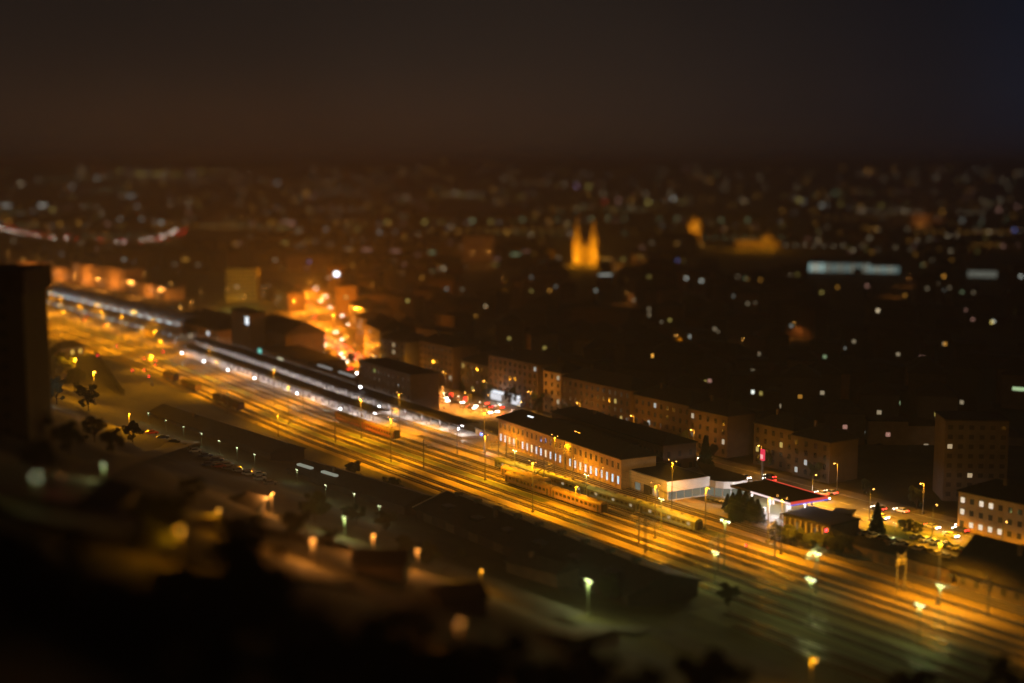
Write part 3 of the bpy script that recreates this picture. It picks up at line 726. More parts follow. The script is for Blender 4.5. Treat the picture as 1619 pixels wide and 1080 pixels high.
# tall hooded floodlight masts that light the yard
fm = lampmast(15, 2, g_sod, m_mast, 1.6, True); fm.name = 'floodlight_mast'; tag(fm, cat='floodlight mast', group='tall hooded floodlight masts across the yard'); u = [0]
FL = []
for i, x in enumerate(range(-1120, -150, 42)):
    FL.append((x, 226.1 if i % 2 else 237.0, 15))
for i, x in enumerate(range(-1100, -100, 50)):
    if not (-740 < x < -450): FL.append((x, 254.3 if i % 2 else 260.2, 15))
FL = [f for f in FL if not (f[0] > -262 and f[1] < 245)]
FL = [(x, min(y, 254.3), h) if x > -300 else (x, y, h) for x, y, h in FL]
FL.sort(key=lambda f: f[0])
for i, (x, y, h) in enumerate(FL):
    l = '%s tall hooded floodlight mast from the left of the yard' % ordn(i)
    p = Vector((x, y + fy(x), 0))
    if not u[0]: u[0] = 1; q = fm; q['label'] = l; q.location = p
    else: q = tree_copy(fm, l, p, 0)
    lamp((x, p.y, 14.6), SOD, (120000 if x > -300 and y > 250 else 115000) * (1.0 if y < 250 else .75), 'SPOT', .4, 140)
# wash on the front of the ochre building
for i, (px, py) in enumerate(((800, 722), (850, 738), (905, 758), (950, 774))):
    p = at(px, py); l = '%s short sodium lamp post from the left in front of the ochre building' % ORD[i]
    q = tree_copy(op, l, p, math.pi / 2, .75); q['group'] = 'short lamps in front of the ochre building'
    lamp((p.x, p.y - 3.5, 6.0), SODR, 2200)

# street lamps
sl = lampmast(9, 1, g_sod, m_mast, 1.4); sl.name = 'street_lamp'; tag(sl, cat='street lamp', group='street lamps along the road behind the railway'); u = [0]
def streetlamp(p, l, group, col=SOD, W_=5000, rz_=0, k=1.0, src=None):
    if not u[0] and src is None: u[0] = 1; q = sl; q['label'] = l; q.location = p; q.rotation_euler.z = rz_; q.scale = (k,) * 3
    else: q = tree_copy(src or sl, l, p, rz_, k)
    q['group'] = group
    a = Vector((1.4 * math.cos(rz_), 1.4 * math.sin(rz_), 0)) * k
    lamp((p.x + a.x, p.y + a.y, p.z + (9 * k) - .45), col, W_, 'POINT' if W_ > 45000 or W_ == 3300 else 'SPOT', .35, 150)
    return q
g1 = 'street lamps along the road behind the railway'
xs = list(range(-620, -100, 33))
for i, x in enumerate(xs): streetlamp(Vector((x, 318.5, 0)), '%s street lamp from the left on the far side of the main road' % ORD[i], g1, (1, .38, .02), 3300, -math.pi / 2)
xs2 = list(range(-470, -300, 34)) + list(range(-282, -90, 22))
for i, x in enumerate(xs2):
    if -345 < x < -300: continue
    streetlamp(Vector((x, 299.2, 0)), '%s street lamp from the left on the near side of the main road' % ordn(i), 'street lamps on the near side of the road', (1, .40, .005), 38000 if x > -300 else 16000, math.pi / 2)
LB = [(545, 560), (520, 545), (528, 520), (500, 512), (478, 520), (510, 490), (486, 483), (465, 495), (503, 470), (488, 462), (560, 575), (470, 540), (440, 470), (418, 478), (390, 475), (357, 478)]
for i, (px, py) in enumerate(sorted(LB)):
    streetlamp(at(px, py), '%s orange street lamp from the left around the broad boulevard' % ORD[i], 'street lamps on the boulevard', (1, .27, .012) if px > 455 else SOD, 55000 if px > 455 else 8000, R.uniform(0, 6), 1.0)
LU = [(225, 458), (273, 476), (318, 489), (80, 440), (40, 432), (165, 450), (302, 506), (282, 519), (385, 500), (12, 420), (68, 432), (250, 500), (120, 440)]
for i, (px, py) in enumerate(sorted(LU)):
    streetlamp(at(px, py), '%s orange street lamp from the left beyond the arched train shed' % ORD[i], 'street lamps beyond the train shed', SODR, 14000, R.uniform(0, 6), 1.4)
LS = [(668, 630), (700, 640), (740, 650), (775, 655), (690, 625)]
for i, (px, py) in enumerate(LS):
    streetlamp(at(px, py), ['lamp by the parked cars on the orange square', 'lamp in the middle of the orange square', 'lamp among pedestrians on the orange square', 'lamp at the right end of the orange square', 'lamp beside the road on the orange square'][i], 'lamps on the station square', SODR, 30000, R.uniform(0, 6), .85)
# small white-green lamps on the right
for i, (px, py) in enumerate(((1378, 838), (1414, 848), (1493, 862), (1291, 842), (1327, 850))):
    p = at(px, py)
    q = tree_copy(tw, ['pale garden lamp beside the small conifer', 'pale garden lamp on the grass island', 'bright pale lamp on the right end of the car park', 'pale lamp before the pavilion columns', 'pale lamp by the small kiosk'][i], p, 0, .35); q['group'] = 'small pale lamps near the car park'
    lamp((p.x, p.y - .4, 3.4), PALE, 350)
# foreground lamps
FG = [(930, 975, 920, PALE, 9000, g_pale), (725, 1040, 1000, SODR, 4500, g_sod), (1282, 1100, 1045, SOD, 6000, g_sod), (430, 815, 780, SODR, 16000, g_sod), (285, 895, 866, SOD, 9000, g_sod), (345, 850, 822, SOD, 5000, g_sod),
      (495, 895, 866, SODR, 18000, g_sod), (660, 905, 878, SODR, 9000, g_sod), (165, 780, 755, PALE, 1500, g_pale), (60, 815, 790, PALE, 900, g_pale), (100, 805, 805, (1, .1, .1), 250, g_red), (590, 880, 850, SODR, 18000, g_sod), (77, 640, 612, WHT, 1800, g_wht), (545, 850, 830, PALE, 5000, g_pale), (225, 850, 850, PALE, 4000, None), (760, 935, 930, SOD, 5000, g_sod),
      (150, 640, 590, SOD, 9000, g_sod), (120, 615, 570, SOD, 9000, g_sod), (205, 680, 655, SOD, 4000, g_sod), (240, 610, 565, SOD, 9000, g_sod)]
names = ['bright pale lamp with a pool of light on the path in front', 'orange lamp low on the dark slope among trees', 'orange lamp on a tall pole at the bottom edge', 'orange lamp beyond the row of parked cars', 'orange lamp left of the tall dark tree', 'dim orange lamp above the tall dark tree', 'orange lamp at the bend of the lower road', 'orange lamp beside the big dark roof', 'pale lamp left of the parked cars', 'pale lamp at the far left of the lower road',
         'red lamp on the lower road', 'orange lamp in the middle of the lower road', 'white lamp at the foot of the concrete tower', 'pale lamp behind the lower road', 'x', 'orange lamp under the big dark roof', 'tall yard lamp left of the dark goods wagons', 'yard lamp beside the small lit hut', 'orange lamp above the lower car row', 'yard lamp by the first goods wagon']
srcs = {}
for i, (px, py, pt, col, W_, gm) in enumerate(FG):
    if gm is None: continue
    p = onT(px, py); d = dist(p); h = max(4.5, (py - pt) * d / F)
    if gm.name not in srcs:
        srcs[gm.name] = True
    m_ = {g_sod: sl, g_pale: tw, g_wht: tw, g_red: op}[gm]; hh0 = {sl: 9, tw: 10.5, op: 9}[m_]
    k = h / hh0
    q = tree_copy(m_, names[i], p, 0, k); q['group'] = 'lamps on the slope and lower road'
    lamp((p.x, p.y - .6, p.z + h - .4), col, W_ * min(1.6, (d / 330) ** 1.6) * (2.2 if py < 700 and col is SOD else .55), 'POINT', .4)

# signals: small red lamps low in the yard on the left
sg = bpy.data.objects.new('rail_signal', None); C.objects.link(sg)
put('post', MB().bar((0, 0, 0), (0, 0, 4.2), .08, 6).mesh('post', m_mast), sg); put('signal_head', MB().box(-.25, .25, -.12, .12, 3.6, 4.6).mesh('signal_head', m_dark), sg)
put('signal_light', MB().ell((0, -.2, 4.2), (.28, .12, .28)).mesh('signal_light', g_red), sg); tag(sg, 'x', 'railway signal', 'red signals across the yard')
SG = [(137, 500), (134, 506), (166, 514), (186, 547), (228, 567), (240, 565), (247, 570), (258, 510), (262, 506), (246, 577), (210, 586), (228, 585), (236, 595), (1180, 862), (258, 556), (155, 562)]
for i, (px, py) in enumerate(sorted(SG)):
    p = at(px, py, 4.2); p.z = 0; l = '%s small red signal from the left in the yard' % ORD[i]
    if i == 0: sg['label'] = l; sg.location = p
    else: tree_copy(sg, l, p)

# ------------------------------------------------------------------ cars
def car(paint, nm, lights=False):
    e_ = bpy.data.objects.new(nm, None); C.objects.link(e_)
    prof = [(-2.1, .35), (-2.15, .75), (-1.9, .95), (-1.45, 1.0), (-.95, 1.42), (.5, 1.45), (1.1, 1.0), (1.95, .85), (2.15, .6), (2.1, .35)]
    def ex(pr, w0, w1, m, n2):
        n = len(pr); v = []
        for s_ in (-1, 1):
            for x, z in pr:
                w_ = w0 if z < 1.01 else w1
                v.append((x, s_ * w_, z))
        return put(n2, MB().add(v, [tuple(range(n)), tuple(reversed(range(n, 2 * n)))] + [(i, i + n, (i + 1) % n + n, (i + 1) % n) for i in range(n)]).mesh(n2, m), e_)
    ex(prof, .86, .68, paint, 'body')
    b = MB()
    for s_ in (-1, 1):
        b.add([(-1.3, s_ * .872, 1.0), (.95, s_ * .872, 1.0), (.45, s_ * .72, 1.38), (-.9, s_ * .72, 1.38)], [(0, 1, 2, 3)])
    b.add([(.56, -.64, 1.44), (.56, .64, 1.44), (1.08, .8, 1.04), (1.08, -.8, 1.04)], [(0, 1, 2, 3)]).add([(-1.0, -.64, 1.42), (-1.0, .64, 1.42), (-1.46, .8, 1.03), (-1.46, -.8, 1.03)], [(0, 3, 2, 1)])
    put('windows', b.mesh('windows', m_glass), e_)
    wm = MB().bar((0, -.1, 0), (0, .1, 0), .32, 12).mesh('wheel', m_rubber)
    for x in (-1.3, 1.3):
        for y in (-.82, .82): put('wheel', wm, e_, (x, y, .32))
    k = 1 if not lights else 1.5
    hm = MB().box(-.03, .06, -.18 * k, .18 * k, -.08 * k, .1 * k).mesh('headlight', g_head if lights else m_stone); tm = MB().box(-.06, .03, -.18 * k, .18 * k, -.08 * k, .1 * k).mesh('taillight', g_tail if lights else mat('tail_plastic', (.3, .02, .02), .3, .1))
    for y in (-.6, .6): put('headlight', hm, e_, (2.12, y, .68)); put('taillight', tm, e_, (-2.12, y, .78))
    return e_
CP = {'silver': (.45, .45, .46), 'white': (.65, .65, .63), 'black': (.02, .02, .022), 'blue': (.04, .07, .18), 'red': (.28, .03, .03), 'grey': (.15, .15, .16)}
cars = {k: car(carpaint('paint_' + k, c), 'parked_car') for k, c in CP.items()}
mov = {k: car(carpaint('paint_' + k, CP[k]), 'moving_car', True) for k in ('silver', 'black', 'white')}
us = {}
def putcar(d, k, l, p, rz_, cat, group, z=0):
    src = d[k]; key = (id(d), k)
    if key not in us: us[key] = 1; src.location = p; src.rotation_euler.z = rz_; src['category'] = cat; src['label'] = l; src['group'] = group; return src
    q = tree_copy(src, l, p, rz_); q['group'] = group; q['category'] = cat; return q
cols = list(CP)
# main road traffic: headlights coming (white), tail lights leaving (red)
n1 = 0
for lane, y, dirn in ((0, 304.0, 0), (1, 307.2, 0), (2, 311.0, math.pi), (3, 314.4, math.pi)):
    x = -650 + R.uniform(0, 10)
    while x < -90:
        dens = 14 if x < -400 else 30
        c = R.choice(list(mov)); look = {0: 'headlights on', math.pi: 'tail lights glowing'}[dirn]
        where = 'near the petrol station' if -330 < x < -230 else 'behind the station square' if -510 < x < -400 else 'behind the station' if x <= -510 else 'behind the ochre building' if x < -330 else 'at the right end'
        putcar(mov, c, '%s car %s, %s' % (c, where, look), Vector((x, y, .06)), dirn + R.uniform(-.02, .02), 'car', '%s cars %s %s' % (c, 'driving right' if dirn == 0 else 'driving left', where))
        x += R.uniform(.6, 1.5) * dens
# boulevard traffic: two streams
S0 = [(575, 575), (545, 560), (520, 545), (495, 532), (478, 528)]
S1 = [(480, 455), (492, 470), (503, 490), (512, 508), (520, 528), (535, 552)]
def along(pts, n):
    P = [at(*p) for p in pts]; Ls = [(b - a).length for a, b in zip(P, P[1:])]; T = sum(Ls); outp = []
    for i in range(n):
        t = T * (i + R.uniform(.2, .8)) / n; k = 0
        while k < len(Ls) - 1 and t > Ls[k]: t -= Ls[k]; k += 1
        d = (P[k + 1] - P[k]).normalized(); outp.append((P[k] + d * t, math.atan2(d.y, d.x)))
    return outp
for pts, n, off, rev, lab in ((S0, 24, -4, False, 'tail'), (S0, 20, 0, False, 'tail'), (S0, 16, 6, True, 'head'), (S1, 8, 9, False, 'head'), (S1, 12, -6, True, 'tail')):
    for p, a in along(pts, n):
        c = R.choice(list(mov)); nn = Vector((-math.sin(a), math.cos(a), 0)) * off
        putcar(mov, c, '%s car in the boulevard jam, %s lights glowing' % (c, lab), p + nn * R.uniform(.4, 1.8) + Vector((0, 0, .06)), a + (math.pi if rev else 0), 'car', '%s boulevard cars, %s lights' % (c, lab))
# one very bright white floodlight beyond the boulevard
p, h = at(532, 478), 21.0
f = empty('stadium_floodlight', p, 0, 'very bright white floodlight on a tall pole beyond the orange boulevard', 'floodlight')
put('pole', MB().bar((0, 0, 0), (0, 0, h), .35, 8, .2).mesh('pole', m_mast), f)
put('lamp_head', MB().box(-2.2, 2.2, .3, .9, h - 1.6, h + 1.6).mesh('lamp_head', m_dark), f)
put('bulb', MB().box(-2.0, 2.0, -.1, .28, h - 1.4, h + 1.4, Matrix.Rotation(0, 4, 'Z')).mesh('bulb', glow('flood_white', (.9, .9, 1), 7)), f)
put('bulb', MB().box(2.22, 2.5, .3, .9, h - 1.4, h + 1.4).mesh('bulb', glow('flood_white', (.9, .9, 1), 7)), f)
# highway far left
HW = [(0, 358), (30, 368), (70, 374), (120, 378), (160, 382), (200, 384), (240, 380), (275, 372), (293, 358), (298, 335)]
b = MB(); P = [at(*p) for p in HW]
for i, p in enumerate(P):
    q = P[min(i + 1, len(P) - 1)] - P[max(0, i - 1)]; q.normalize(); nn = Vector((-q.y, q.x, 0)) * 11
    for s_ in (-1, 1): v = p + nn * s_; b.v.append((v.x, v.y, .1))
    if i: b.f.append((2 * i - 2, 2 * i, 2 * i + 1, 2 * i - 1))
tag(put('highway', b.mesh('highway', m_asph)), kind='structure')
for off, rev in ((-7, 0), (7, 1)):
    for p, a in along(HW, 46):
        c = R.choice(list(mov)); nn = Vector((-math.sin(a), math.cos(a), 0)) * off
        putcar(mov, c, '%s car on the curved highway, %s lights glowing' % (c, 'head' if rev else 'tail'), p + nn + Vector((0, 0, .15)), a + math.pi * rev, 'car', '%s highway cars %d' % (c, rev)).scale = (1.25,) * 3
for i, (p, a) in enumerate(along(HW, 18)):
    q = streetlamp(p + Vector((-math.sin(a), math.cos(a), 0)) * 14, '%s lamp from the left along the curved highway' % ORD[i], 'lamps on the curved highway', SODR, 16000, a, 1.3)
HW2 = [(470, 379), (560, 389), (650, 397), (730, 401)]
for p, a in along(HW2, 16):
    c = R.choice(list(mov)); putcar(mov, c, '%s car on the straight road between highway and cathedral' % c, p, a + R.choice((0, math.pi)), 'car', '%s cars on the far straight road' % c).scale = (1.5,) * 3
for i, (p, a) in enumerate(along([(330, 350), (400, 353), (480, 361), (560, 366), (640, 368)], 14)):
    streetlamp(p, '%s lamp from the left along the far avenue' % ORD[i], 'lamps on the far avenue', [SODR, WARM][i % 2], 19000, a, 1.5)
# parked cars
def park(pxs, group, where, rz_, jit=.1, T=False):
    for i, (px, py) in enumerate(pxs):
        c = R.choice(cols); p = onT(px, py) if T else at(px, py); p.z += .08
        putcar(cars, c, '%s parked car, %s from the left %s' % (c, ordn(i), where), p, rz_ + R.uniform(-jit, jit), 'car', group)
park([(662 + i * 8, 624 + i * 1.2 + (i % 2) * 6) for i in range(9)], 'cars parked on the station square', 'on the orange station square', 1.2, .4)
park([(1352 + i * 14.5, 842 + i * 4.2) for i in range(13)], 'cars parked beside the plank shed', 'in the row behind the plank shed', 1.45)
park([(1450 + i * 15, 853 + i * 4.0) for i in range(8)], 'second row of cars in the car park', 'in the upper row of the right car park', 1.45)
park([(1128 + i * 7, 792 + i * 1.5) for i in range(4)], 'cars beside the white hall', 'beside the rounded glass corner', .3)
park([(240 + i * 17, 687 + i * 7.3) for i in range(12)], 'cars parked along the near sheds', 'in the long row below the near sheds', 1.3, .1, True)
park([(330 + i * 16, 738 + i * 3) for i in range(6)], 'cars in the lower near row', 'in the lower row below the near sheds', 1.3, .1, True)
for i in range(7):
    p = onT(235 + i * 28, 672 + i * 11.5)
    q = tree_copy(tw, '%s pale lamp from the left above the near row of parked cars' % ORD[i], p, 0, .42); q['group'] = 'pale lamps above the near parked cars'
    lamp((p.x, p.y - .4, p.z + 4.2), (.9, 1, .65), 300)
for i, (px, py) in enumerate(((470, 765), (515, 790), (560, 805), (600, 825))):
    p = onT(px, py); q = tree_copy(tw, '%s pale lamp from the left below the long shed' % ORD[i], p, 0, .4); q['group'] = 'pale lamps below the long shed'
    lamp((p.x, p.y - .4, p.z + 4.0), (.9, 1, .6), 400)

# ------------------------------------------------------------------ near sheds
house('long_shed', 'long dark-roofed shed in the near yard above the parked cars', 'shed', at(235, 668), at(428, 735), 13, 3.6, m_roof2, 'gable', 2.6, z0=.2)
r = house('loading_shed', 'second dark shed with two pale lit roof strips', 'shed', at(455, 762), at(640, 822), 13, 3.6, m_roof2, 'gable', 2.4, z0=.2)
for x in (2, 16): put('skylight', MB().box(x, x + 8, 2.2, 3.4, 5.2, 5.8).mesh('skylight', glow('roof_strip', (.75, .8, .62), .32)), r)
A = at(650, 858); B = at(1115, 1000); B = A + (B - A).normalized() * 86
A = Vector((-332, 193, 0)); B = Vector((-236, 192, 0))
r = house('engine_shed', 'huge dark gabled engine shed at the centre of the near yard', 'shed', A, B, 21, 3.6, m_roof2, 'gable', 3.4, z0=0, ov=.8)
put('roof_edge', MB().bar((-.9, -.9, 4.0), (-.9, 10.5, 7.4), .2, 4).bar((-.9, 10.5, 7.4), (94, 10.5, 7.4), .12, 4).mesh('roof_edge', m_stone), r)
for i in range(9): put('roof_vent', MB().box(5 + i * 10, 6.6 + i * 10, 9.6, 11.4, 7.0, 8.3).mesh('roof_vent', m_dark), r)
for i in range(6): put('skylight', MB().box(8 + i * 15, 12 + i * 15, 3.2, 6, 5.0, 6.0).mesh('skylight', m_glass), r)
for i in range(6): put('door', MB().box(4 + i * 12, 8.5 + i * 12, -.1, .02, 0, 3.2).mesh('door', m_brown), r)
house('signal_hut', 'small hut with a lit window at the left of the yard', 'hut', at(96, 566), at(133, 560), 7, 4.5, m_ochre, 'hip', 3, floors=1, cols=3, lit={(1, 0), (2, 0)}, litm=glow('hut_window', (1, .6, .1), 1.2), ww=1.6, wh=2, base=.8)
b = MB(); P = [onT(150, 562), onT(172, 590), onT(196, 625)]
for a, c in zip(P, P[1:]):
    d = (c - a).normalized(); nn = Vector((-d.y, d.x, 0)) * .3
    b.prism([a + nn, a - nn, c - nn, c + nn], 0, 3.2)
tag(put('retaining_wall', b.mesh('retaining_wall', m_dark)), 'dark boundary wall running down from the lit hut', 'wall')
house('yard_hut', 'small ochre hut beside the tracks left of the station', 'hut', at(228, 530), at(245, 535), 6, 4, m_ochre, 'flat')

for i, (a, b_, l) in enumerate((((150, 815), (215, 808), 'low dark hut left of the lower road bend'), ((560, 900), (640, 922), 'low dark store below the lower road lamps'), ((700, 960), (770, 975), 'small dark store among the trees on the slope'), ((360, 800), (420, 812), 'small dark store beside the lower parked cars'), ((800, 905), (880, 930), 'low dark lean-to in front of the engine shed'))):
    A, B = onT(*a), onT(*b_); z = min(A.z, B.z)
    house('yard_store', l, 'hut', A, B, 8, 3.2, m_brown, 'gable', 1.6, z0=z)
# ------------------------------------------------------------------ blocks along the road (facade row)
rowspec = [((648, 604), (702, 617), 21, 'first'), ((704, 620), (752, 631), 15, 'second'), ((754, 632), (828, 652), 21, 'third'), ((832, 653), (862, 660), 19, 'fourth'), ((866, 662), (968, 690), 18, 'fifth'), ((970, 690), (1062, 712), 16.5, 'sixth'),
           ((1064, 713), (1128, 728), 16, 'seventh'), ((1160, 738), (1222, 754), 15.5, 'eighth'), ((1224, 755), (1284, 770), 14.5, 'ninth')]
bits = ['tall and narrow-windowed', 'lower', 'broad', 'narrow, bright ochre', 'long, with white and yellow lit windows', 'plain', 'last before the tall conifer', 'taller ochre', 'rightmost']
for i, (a, b_, h, nm) in enumerate(rowspec):
    A, B = at(*a), at(*b_); A.y = B.y = 324.5 + (1.5 if i % 2 else 0)
    h *= .9; L = (B - A).length; cols_ = max(3, int(L / 3.4)); fl = int(h / 3.1)
    lit = {(R.randrange(cols_), R.randrange(fl)) for _ in range(max(2, cols_ // 5))}
    m = [m_brick, m_grey, m_brick, m_ochre, m_brick, m_brick, m_brick, m_drab, m_drab][i]
    house('street_block', '%s street block beyond the road, %s' % (nm, bits[i]), 'building', A, B, 13, h, m, 'hip', 4, floors=fl, cols=cols_, lit=lit, group='blocks along the main road', ww=1.2, wh=1.7, base=.9,
          litm=glow('block_lit%d' % (i % 3), [(1, .8, .55), (1, .72, .2), (.9, .9, .85)][i % 3], .5))
# bright shopfront under the third block
o_ = at(790, 641); o_.y = 323.5
f = empty('shopfront', o_, 0, 'bright white shopfront at the foot of the third street block', 'shopfront'); put('lit_sign', MB().box(-14, 8, -.4, 0, 3.4, 4.6).mesh('lit_sign', glow('shop_white', (.9, .93, 1), 1.2)), f)
put('window', MB().box(-14, -6, -.3, 0, .5, 3.1).mesh('window', glow('shop_win', (.95, .95, 1), .9)), f); put('window', MB().box(2, 8, -.3, 0, .5, 3.1).mesh('window', glow('shop_win', (.95, .95, 1), .9)), f)
lamp((o_.x - 4, o_.y - 2, 3), WHT, 1500)
# buildings round the boulevard
BV = [((576, 572), (602, 588), 20, 18, m_brown), ((562, 545), (590, 556), 16, 14, m_brown), ((552, 518), (580, 530), 15, 15, m_grey), ((546, 492), (570, 502), 15, 14, m_brown), ((600, 592), (640, 602), 18, 16, m_grey), ((436, 483), (456, 492), 12, 12, m_brick), ((415, 470), (440, 478), 11, 12, m_brick)]
for i, (a, b_, h, dp, m) in enumerate(BV):
    A, B = at(*a), at(*b_); L = (B - A).length
    house('corner_block', '%s dark block counted along the right of the boulevard' % ORD[i] if i < 5 else ['', '', '', '', '', 'ochre block at the left mouth of the boulevard', 'smaller ochre block left of the boulevard'][i], 'building', A, B, dp, h, m, 'hip', 4,
          floors=5, cols=max(3, int(L / 4)), lit={(R.randrange(5), R.randrange(5)) for _ in range(3)}, group='blocks round the boulevard', ww=1.6, wh=1.8)
# warm-lit blocks upper left
UL = [((115, 448), (200, 460), 17, 'floodlit long ochre block beyond the train shed'), ((28, 438), (60, 441), 14, 'small ochre block left of the long floodlit one'), ((75, 443), (108, 447), 12, 'middle ochre block between two others beyond the train shed'), ((205, 462), (260, 474), 9, 'low ochre block right of the long floodlit one')]
for i, (a, b_, h, l) in enumerate(UL):
    A, B = at(*a), at(*b_); L = (B - A).length
    house('ochre_row_block', l, 'building', A, B, 16, h, m_ochre, 'flat', floors=4, cols=int(L / 5), lit={(R.randrange(int(L / 5)), R.randrange(4)) for _ in range(3)}, ww=2, wh=1.7)
    mid = (A + B) / 2
    for t in ((.25, .75) if i == 0 else (.5,)): p = A.lerp(B, t); lamp((p.x + 6, p.y - 10, 5), SODR, 22000)
A, B = at(358, 476), at(406, 476)
house('olive_tower_block', 'olive-lit tower block behind the station hall', 'building', A, B, 16, 24, mat('olive_render', (.3, .3, .1), .9, .2, .3), 'flat', floors=8, cols=7, lit={(2, 3)}, ww=2, wh=1.4)
p = at(382, 488); lamp((p.x, p.y, 6), (.9, .8, .15), 16000)
# ------------------------------------------------------------------ trees
def leafy(seed, conif=False, n=1500, rr=1.0, hh=1.0):
    r = random.Random(seed); b = MB()
    cl = []
    if not conif:
        for i in range(24):
            a = r.uniform(0, 6.28); q = r.uniform(.1, 1.15) ** .6; z = r.uniform(.25, .97)
            cl.append((Vector((q * .34 * math.cos(a), q * .34 * math.sin(a), z)), r.uniform(.06, .15)))
    for i in range(n):
        if conif:
            z = r.uniform(.06, 1) ; lay = (z * 13) % 1; R_ = (1 - z) * .24 * (1.12 - .45 * lay) + .01; a = r.uniform(0, 6.28); q = R_ * r.uniform(.55, 1.05)
            c = Vector((q * math.cos(a), q * math.sin(a), z - .03 * q / .2)); s_ = r.uniform(.012, .028)
        else:
            o, cr = cl[r.randrange(24)]; v = Vector((r.gauss(0, 1), r.gauss(0, 1), r.gauss(0, 1))).normalized() * cr * r.uniform(.5, 1.05)
            c = o + v; c.z = min(1.02, c.z); s_ = r.uniform(.010, .024)
        u_ = Vector((r.gauss(0, 1), r.gauss(0, 1), r.gauss(0, .6))).normalized(); w_ = u_.orthogonal().normalized()
        b.add([c - u_ * s_ * 1.5, c + w_ * s_, c + u_ * s_ * 1.5, c - w_ * s_], [(0, 1, 2, 3)])
    return b, cl
def tree_proto(seed, conif, name):
    e_ = bpy.data.objects.new(name, None); C.objects.link(e_)
    b, cl = leafy(seed, conif, 2600 if conif else 4200)
    put('crown', b.mesh('crown', m_pine if conif else m_leaf), e_)
    t = MB().bar((0, 0, -.03), (0, 0, .4 if not conif else .9), .022, 7, .012 if not conif else .003)
    if not conif:
        for o, cr in cl[:16]: t.bar((0, 0, .22 + .1 * (o.z - .3)), tuple(o), .009, 5, .003)
    put('trunk', t.mesh('trunk', m_bark), e_)
    return tag(e_, 'x', 'tree')
TP = {'broadleaf_tree': [tree_proto(1, 0, 'broadleaf_tree'), tree_proto(2, 0, 'broadleaf_tree'), tree_proto(3, 0, 'broadleaf_tree')], 'conifer_tree': [tree_proto(4, 1, 'conifer_tree')]}
tu = set()
def plant(kind, p, h, label, group=None, wide=1.0):
    src = R.choice(TP[kind])
    if src.name not in tu: tu.add(src.name); q = src; q['label'] = label; q.location = p; q.rotation_euler.z = R.uniform(0, 6)
    else: q = tree_copy(src, label, p, R.uniform(0, 6))
    q.scale = (h * wide, h * wide, h)
    if group: q['group'] = group
    elif 'group' in q: del q['group']
    return q
plant('conifer_tree', at(1115, 748), 12.5, 'tall lone dark conifer right of the white hall, before the street blocks', None, 1.15)
plant('conifer_tree', at(1386, 846), 9, 'small lone conifer by the road, right of the petrol station', None, 1.3)
for i, (px, py, pt) in enumerate(((1158, 812, 778), (1168, 816, 772), (1178, 818, 776), (1188, 822, 784), (1197, 826, 788), (1163, 825, 790), (1150, 806, 780))):
    plant('conifer_tree', at(px, py), (py - pt) / ((py - 262) / 100), 'dark conifer in the dense clump left of the lit petrol station', 'conifer clump by the petrol station', 1.7)
for i in range(12):
    px = 1232 + i * 9; py = 858 + i * 2.0
    plant('broadleaf_tree', at(px, py), R.uniform(3.5, 5.5), 'low dark tree before the pavilion columns', 'trees before the pavilion', 1.2)
for i in range(12):
    px = 1335 + i * 12; py = 865 + i * 3.8
    plant('broadleaf_tree', at(px, py), R.uniform(2.5, 3.6), 'low hedge bush between car park and plank shed', 'hedge behind the plank shed', 1.3)
for i, (px, py, h) in enumerate(((1432, 846, 4.5), (1447, 850, 4.5))): plant('broadleaf_tree', at(px, py), h, '%s small round tree on the grass island' % ('left' if i == 0 else 'right'), 'trees on the grass island', 1.2)
NT = [(380, 1010, 850), (350, 995, 905), (412, 1000, 900), (790, 1110, 1008), (750, 1120, 1030), (905, 1120, 1022), (940, 1120, 1035), (1105, 1130, 1035), (1145, 1140, 1050), (560, 1085, 1000), (600, 1110, 1015), (480, 1060, 965), (300, 1010, 935), (240, 1000, 925), (180, 980, 905), (120, 960, 880), (60, 940, 865), (10, 925, 845), (660, 1120, 1038), (1440, 1150, 1066), (1600, 1150, 1058),
      (520, 1070, 990), (430, 1040, 950), (85, 990, 905), (30, 1010, 900), (150, 1040, 940), (250, 1060, 960), (340, 1070, 980), (450, 1110, 1020), (700, 1150, 1050), (850, 1150, 1050), (1010, 1150, 1062)]
RT = random.Random(5)
for i in range(62):
    px = RT.uniform(-20, 760); lo = 850 + px * .30; py = RT.uniform(lo, lo + 170); NT.append((px, py, py - RT.uniform(55, 95)))
for i, (px, py, pt) in enumerate(NT):
    p = onT(px, py); d = dist(p); h = (py - pt) * d / F
    plant('broadleaf_tree', p, h, 'tall black tree silhouette standing out of the dark slope' if i == 0 else 'dark tree on the unlit slope in front', None if i == 0 else 'trees on the dark slope', .8 if i == 0 else 1.1)
for i, (px, py, pt) in enumerate(((82, 600, 560), (100, 610, 566), (72, 590, 552), (118, 620, 585), (140, 650, 612), (90, 640, 600), (60, 700, 650), (110, 720, 670), (180, 720, 680), (60, 760, 700), (150, 700, 660), (210, 700, 668), (1150, 960, 925), (560, 760, 730), (620, 790, 755))):
    p = onT(px, py); plant('broadleaf_tree', p, (py - pt) * dist(p) / F, '%s dark tree from the list of trees along the near yard fence' % ORD[i] if 0 else 'dark tree at the near edge of the railway yard', 'trees at the near edge of the yard', 1.1)
for i in range(30):
    px = RT.uniform(140, 1000); py = RT.uniform(790, 900) + max(0, px - 500) * .12; p = onT(px, py)
    plant('broadleaf_tree', p, RT.uniform(2.5, 7), 'scattered dark bush on the lit lower slope', 'bushes on the lower slope', 1.3)
for i in range(26):
    x = -640 + i * 21
    plant('broadleaf_tree', Vector((x + R.uniform(-4, 4), 320.5 + R.uniform(-.8, .8), .15)), R.uniform(5, 8), 'street tree on the pavement before the street blocks', 'street trees on the far pavement', .9)

